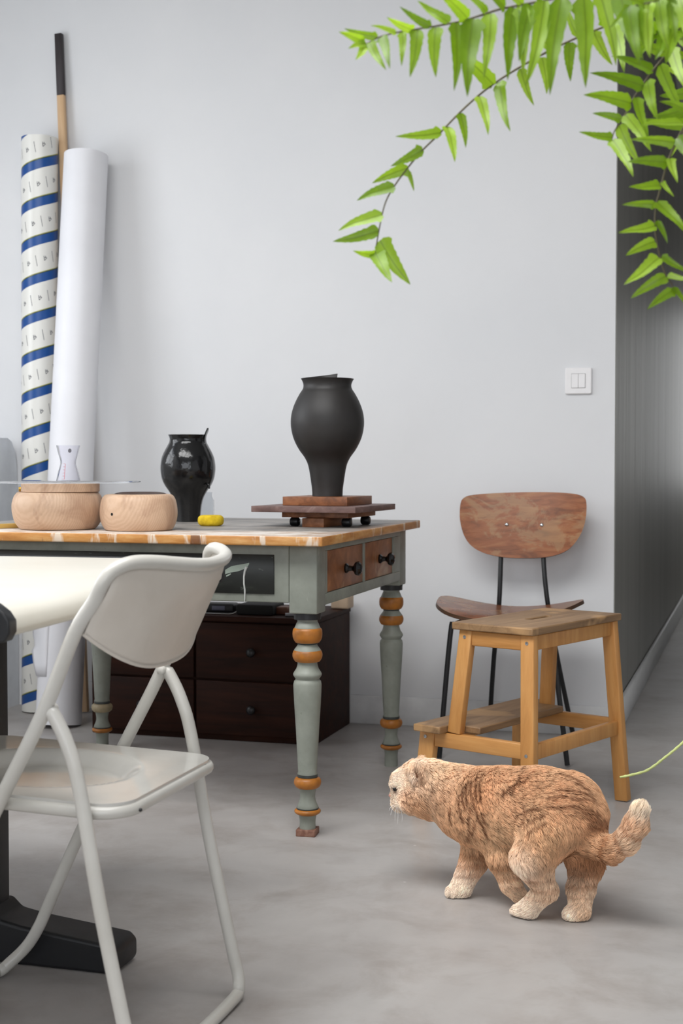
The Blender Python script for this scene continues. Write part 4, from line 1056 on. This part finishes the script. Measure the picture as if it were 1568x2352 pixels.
Sx = strand(R0, Nn, T_, hl)
NC = 3800; ci = rngc.choice(NH, NC, replace=False); kd = KDTree(NC)
SCL = np.array([1.5, 1.5, .55]); RS = R0*SCL
for i, j in enumerate(ci): kd.insert(RS[j], i)
kd.balance()
ctr = np.array([kd.find(p)[1] for p in RS]); tipc = Sx[ci][ctr]
dd = np.linalg.norm(R0-R0[ci][ctr], axis=1); amt = (.32*np.exp(-(dd/.02)**2)*np.clip(hl/.012, 0, 1))[:, None]
for k_i, wgt in ((1, .25), (2, .65), (3, 1.0)):
    Sx[:, k_i] = Sx[:, k_i]*(1-amt*wgt)+tipc[:, k_i]*amt*wgt
Sx[:, :, 2] = np.maximum(Sx[:, :, 2], .0015)
hc = bpy.data.hair_curves.new('fur'); hc.add_curves([4]*NH)
hc.points.foreach_set('position', Sx.astype(np.float32).ravel())
rad = np.tile(np.array([.00042, .00038, .00028, .00008], np.float32), NH); hc.points.foreach_set('radius', rad)
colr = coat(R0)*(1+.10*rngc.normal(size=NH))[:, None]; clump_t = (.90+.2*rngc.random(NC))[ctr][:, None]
gap_shade = np.clip(dd/.010, 0, 1)[:, None]  # hairs away from clump centres darkened, painted shade between locks
colr = np.clip(colr*clump_t*(1.06-.17*gap_shade*np.clip(hl/.012, 0, 1)[:, None]), 0, 1)
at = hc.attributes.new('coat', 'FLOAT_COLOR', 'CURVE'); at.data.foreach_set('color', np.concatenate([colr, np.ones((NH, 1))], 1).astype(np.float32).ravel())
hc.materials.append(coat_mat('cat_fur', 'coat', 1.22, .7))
fur = bpy.data.objects.new('fur', hc); C.objects.link(fur); fur.parent = cat; fur['kind'] = 'stuff'
# eyes, nose, ear hollow, whiskers
def on_cat(px, py, Z0):
    """point of the cat's surface seen at a pixel of the photograph, by walking the SDF"""
    r, h = ray(px, py); o = np.array((0, 0, CAM_H)); d = np.array(r); Z = Z0-.25
    for i in range(200):
        p = o + d*(Z/h); s = sdf(p[None])[0]
        if s < .0008: break
        Z += max(s*.8, .0006)
    return Vector(p), Vector(grad(p[None])[0])
M_eye = plain('dark_eye', (18,12,8), .1); M_ring = plain('amber_iris', (150,96,30), .2)
ep, en = on_cat(907, 1813, 3.0)
bm = bmesh.new(); bmesh.ops.create_uvsphere(bm, u_segments=16, v_segments=12, radius=.0048); link('eye', bm, M_eye, cat, True, ep-en*.0005)
fwd_ = Vector(HEAD_DIR); side_ = fwd_.cross(Vector((0,0,1))).normalized()
bm = bmesh.new(); bmesh.ops.create_uvsphere(bm, u_segments=16, v_segments=12, radius=.0048); link('eye', bm, M_eye, cat, True, ep+side_*.034+fwd_*.002)
npnt, nn_ = on_cat(900, 1832, 3.0)
bm = bmesh.new(); bmesh.ops.create_uvsphere(bm, u_segments=14, v_segments=10, radius=1); bmesh.ops.scale(bm, vec=(.0058,.0062,.0044), verts=bm.verts[:])
nt = Vector(NOSECAP[2]) + fwd_*(NOSECAP[3]-.0005); nt.z += .001
link('nose', bm, plain('pink_nose', (206,142,128), .4), cat, True, nt)
bm = bmesh.new()
for (x0, y0), (x1, y1), bend in (((908,1850),(897,1872),3),((911,1852),(907,1886),2),((913,1852),(913,1893),-1),((917,1852),(923,1888),-3),((906,1848),(893,1862),3)):
    p0, _ = on_cat(x0, y0, 3.0); Zt = (p0.x*FWD.x+p0.y*FWD.y)-.012; p1 = atZ(x1, y1, Zt); mid = (p0+p1)/2 + RIGHT*(-bend*.0009)
    tube(bm, catmull([p0, mid, p1], 4), [.00045]*4+[.00035]*4+[.0002], 5)
o = link('whiskers', bm, plain('white_whisker', (240,240,240), .4), cat, True)
bm = bmesh.new()
for px, py in ((1181,2106),(1192,2108)):
    pass
bm.free()

# ------------------------------------------------------------------ toy string
M_string = plain('yellow_green_string', (206,216,140), .7, nscale=60)
tw_ = thing('toy_wand', 'thin yellow-green string hanging in from the right edge above the cat', 'cat toy', tuple(atZ(1900, 1500, 2.95).xy)+(0,))
q0 = tw_.location.copy()
spn = [atZ(x, y, 2.95)-q0 for x, y in ((1423,1785),(1436,1783),(1458,1778),(1482,1771),(1502,1759),(1520,1745),(1538,1731),(1556,1716),(1580,1695),(1660,1630),(1780,1540),(1900,1450))]
spp = catmull(spn, 4); tubeo('string', spp, [.0024 if i < 4 else .0028+.0004*math.sin(i*2.1) for i in range(len(spp))], M_string, tw_, 8)
tubeo('rod', [Vector((0,0,0)), Vector((0,0,spn[-1].z+.01))], .004, M_pale, tw_, 10)

# ------------------------------------------------------------------ hanging fern
def fern_mat(name, c1, c2, c3):
    m = NM(name); n = m.noise(m.mapping((1,1,1)), 3, 4, .6); oi = m.n.new('ShaderNodeObjectInfo')
    c = m.ramp(m.math('ADD', m.math('MULTIPLY', n, .5), m.math('MULTIPLY', oi.outputs['Random'], .5)), [(.25, c1), (.5, c2), (.75, c3)])
    g = m.n.new('ShaderNodeSeparateXYZ'); m.link(m.tc.outputs['Object'], g.inputs[0])
    rib = m.ramp(m.math('ABSOLUTE', m.math('SUBTRACT', g.outputs[0], m.math('MULTIPLY', m.math('SINE', m.math('MULTIPLY', g.outputs[1], 2.6)), .035))), [(.006, (200,200,200)), (.016, (0,0,0))])
    c = m.mix(rib, c, (96,120,30))
    m.col(c); m.set(Roughness=.34); out = m.n['Material Output']
    tr = m.n.new('ShaderNodeBsdfTranslucent'); m.link(m.mix(1.0, c, (1.0, 1.0, .45, 1), 'MULTIPLY'), tr.inputs[0])
    mx = m.n.new('ShaderNodeMixShader'); mx.inputs[0].default_value = .42; m.link(m.b.outputs[0], mx.inputs[1]); m.link(tr.outputs[0], mx.inputs[2]); m.link(mx.outputs[0], out.inputs[0])
    return m.m
M_leaf = fern_mat('fern_leaf', (112,148,28), (142,178,44), (170,204,72))
M_rach = plain('fern_stalk', (86,76,48), .5)
def leaf_mesh(seed, wid, eared=True):
    r = random.Random(seed); bm = bmesh.new(); n = 16; rows = []; ph = r.random()*6
    for i in range(n+1):
        t = i/n; w = wid*(1-t**1.75)**.85 + .002
        if t < .09: w *= .35+t/.09*.65
        wl = w*(1+.07*math.sin(t*46+ph)); wr = w*(1+.07*math.sin(t*43+ph+1))
        if eared and t < .16: wl *= 1.25
        bx = .035*math.sin(t*2.6)+.0; bz = -.10*t*t + .012*math.sin(t*9+ph)
        rows.append([bm.verts.new((bx-wl, t, bz+.28*wl)), bm.verts.new((bx-wl*.5, t+.006, bz+.11*wl)), bm.verts.new((bx, t, bz)), bm.verts.new((bx+wr*.5, t+.006, bz+.11*wr)), bm.verts.new((bx+wr, t, bz+.28*wr))])
    for A, B in zip(rows, rows[1:]):
        for j in range(4): bm.faces.new((A[j], A[j+1], B[j+1], B[j]))
    me = bpy.data.meshes.new('leaf'); bm.to_mesh(me); bm.free(); me.materials.append(M_leaf); me.polygons.foreach_set('use_smooth', [True]*len(me.polygons)); return me
LM = [leaf_mesh(s, w) for s, w in ((1,.112),(2,.125),(3,.135),(4,.105))]
LW = [leaf_mesh(s, w) for s, w in ((5,.165),(6,.175))]
potp = atZ(2080, -330, 1.95)
fern = thing('hanging_fern', 'bright green fern fronds hanging in at the upper right corner', 'fern', tuple(potp))
def crp(x, y, Z): return atZ(740+x/1.894, y/1.894, Z)
rl = random.Random(8)
def frond(rach, Z, leaves, Zroot=1.95, Zfun=None):
    zf = Zfun or (lambda x: Z)
    P = [crp(x, y, zf(x))-potp for x, y in rach]
    end = Vector((0, 0, .02)); last = P[-1]; up = Vector((0,0,.12))
    P2 = catmull(P + [(last+end)/2+up*.6, end], 6)
    e = bpy.data.objects.new('frond', None); C.objects.link(e); e.parent = fern
    n = len(P2); tubeo('stalk', P2, [.0007+.0008*min(1, i/(n*.55)) for i in range(n)], M_rach, e, 7)
    for (bx, by), (tx, ty), *rest in leaves:
        wide = rest and rest[0]
        b = crp(bx, by, zf(bx))-potp; t = crp(tx, ty, zf(bx)-.022+.05*(rl.random()-.5))-potp
        d = t-b; L_ = d.length; d.normalize(); view = (b+potp-Vector((0,0,CAM_H))).normalized()
        nrm = (-view + Vector((rl.uniform(-.4,.4), rl.uniform(-.3,.3), rl.uniform(-.1,.6)))); nrm = (nrm-d*nrm.dot(d)).normalized(); x = d.cross(nrm)
        if wide is True: me_l = rl.choice(LW)
        else: me_l = rl.choice(LM)
        o = bpy.data.objects.new('leaf', me_l); C.objects.link(o); o.parent = e
        M = Matrix((x, d, nrm)).transposed().to_4x4(); s = 1.0
        o.matrix_local = Matrix.Translation(b) @ M @ Matrix.Diagonal((L_*s*rl.choice((-1, 1))*max(.85, min(1.6, .085/L_)**.35), L_, L_, 1))
def L2(*a): return [((a[i], a[i+1]), (a[i+2], a[i+3])) for i in range(0, len(a), 4)]
frond([(175,200),(205,183),(250,160),(330,140),(450,120),(540,105),(620,88),(700,63),(780,38),(960,3),(1200,-45),(1600,-130),(2000,-230)], 1.72,
      L2(182,196,150,245, 190,190,128,205, 205,185,277,290, 262,158,278,285, 350,140,335,278, 415,128,375,325, 492,118,498,325, 580,100,575,382, 655,85,642,395, 735,60,690,325,
         828,35,822,330, 868,30,860,300, 905,18,872,250, 965,5,888,345, 1040,-5,1002,385, 1140,-10,1122,368, 1205,-30,1275,275, 1290,-50,1385,235, 1380,-60,1420,215, 1460,-70,1500,195,
         182,186,80,145, 240,163,98,120, 322,145,215,108, 395,130,288,78, 470,118,342,25, 552,100,418,-8, 632,80,498,-35, 716,57,612,-45, 792,34,690,-70, 870,20,780,-80, 950,0,870,-90, 1080,-30,1010,-120))
frond([(228,1112),(232,1085),(245,1010),(262,925),(280,868),(310,815),(352,755),(425,665),(500,590),(620,468),(740,368),(900,268),(1060,185),(1220,118),(1340,72),(1470,22),(1650,-40),(1900,-130)], 1.88,
      [((250,1045),(382,1230),True), ((230,1095),(306,1212),True)] + L2(372,742,395,832, 540,550,578,692, 600,492,622,638, 682,420,720,573, 772,358,808,550, 862,298,920,455, 955,250,975,402, 1075,185,1086,347, 1180,140,1262,280, 1268,105,1300,300, 1330,80,1380,250, 1400,50,1440,210,
         225,1106,145,1092, 246,1005,45,1042, 262,935,72,995, 314,810,152,867, 374,730,222,800, 438,650,298,715, 517,578,325,583, 745,368,560,215, 985,215,935,60, 1110,160,1060,10, 1230,108,1180,-40, 1350,68,1300,-60, 1470,22,1420,-90))
frond([(1255,632),(1268,575),(1310,510),(1345,440),(1400,358),(1450,290),(1510,222),(1568,165),(1640,105),(1800,0),(2050,-120)], 1.84,
      L2(1262,600,1122,565, 1302,520,1175,493, 1340,450,1155,413, 1395,375,1175,318, 1440,310,1262,240, 1500,230,1340,165, 1560,170,1420,90, 1620,120,1500,20,
         1262,610,1345,753, 1290,545,1382,706, 1318,500,1420,652, 1362,425,1430,592, 1415,350,1455,510, 1470,282,1572,495, 1520,212,1590,380, 1575,160,1650,330, 1640,105,1700,260))
frond([(1530,1268),(1518,1235),(1490,1190),(1466,1110),(1447,1000),(1450,900),(1468,830),(1500,710),(1540,615),(1580,540),(1640,440),(1750,280),(1900,60)], 1.80,
      L2(1527,1262,1420,1343, 1497,1200,1345,1298, 1465,1120,1315,1218, 1447,1050,1330,1110, 1447,985,1300,992, 1450,890,1305,895, 1470,808,1340,800, 1500,708,1335,703, 1535,622,1345,612, 1570,540,1400,528, 1610,490,1480,440,
         1525,1250,1590,1335, 1475,1115,1600,1180, 1500,1200,1610,1210, 1455,960,1500,1055, 1452,880,1585,1005, 1475,790,1532,850, 1510,690,1552,782, 1545,600,1625,700, 1590,520,1680,600))
frond([(1330,30),(1380,20),(1440,8),(1500,-10),(1560,-35),(1650,-70),(1800,-130),(1950,-190)], 1.62,
      L2(1335,30,1385,262, 1375,22,1395,190, 1420,15,1420,240, 1465,0,1505,200, 1505,-10,1530,170, 1550,-30,1590,205, 1600,-50,1640,160, 1340,28,1250,110, 1400,18,1310,-40, 1460,5,1400,-60, 1520,-15,1460,-90))
frond([(1405,150),(1440,148),(1490,140),(1540,128),(1600,110),(1700,70),(1850,0)], 1.78,
      L2(1410,150,1340,120, 1440,148,1390,235, 1480,142,1450,240, 1530,130,1510,260, 1575,118,1580,250, 1450,146,1400,60, 1500,138,1460,40, 1550,125,1520,30, 1600,110,1590,10))
frond([(1555,600),(1575,560),(1590,480),(1600,400),(1610,320),(1640,220),(1750,80)], 1.9,
      L2(1580,540,1400,515, 1592,470,1450,500, 1600,400,1480,410, 1605,340,1490,300, 1620,270,1500,190, 1560,600,1520,680, 1575,555,1640,640))
bm = bmesh.new(); lathe(bm, [(0,0),(.085,0),(.092,.01),(.125,.13),(.132,.135),(.132,.155),(.118,.155),(.112,.13),(0,.128)], 40); link('pot', bm, plain('dark_terracotta', (110,70,52), .7), fern, True, (0,0,-.13))
for a in (0, 2.1, 4.2):
    tubeo('hanging_wire', [Vector((.128*math.cos(a), .128*math.sin(a), .02)), Vector((0,0,.5))], .0015, M_steel, fern, 6)
tubeo('hanging_wire', [Vector((0,0,.495)), Vector((0,0,ZC-potp.z))], .0018, M_steel, fern, 6)
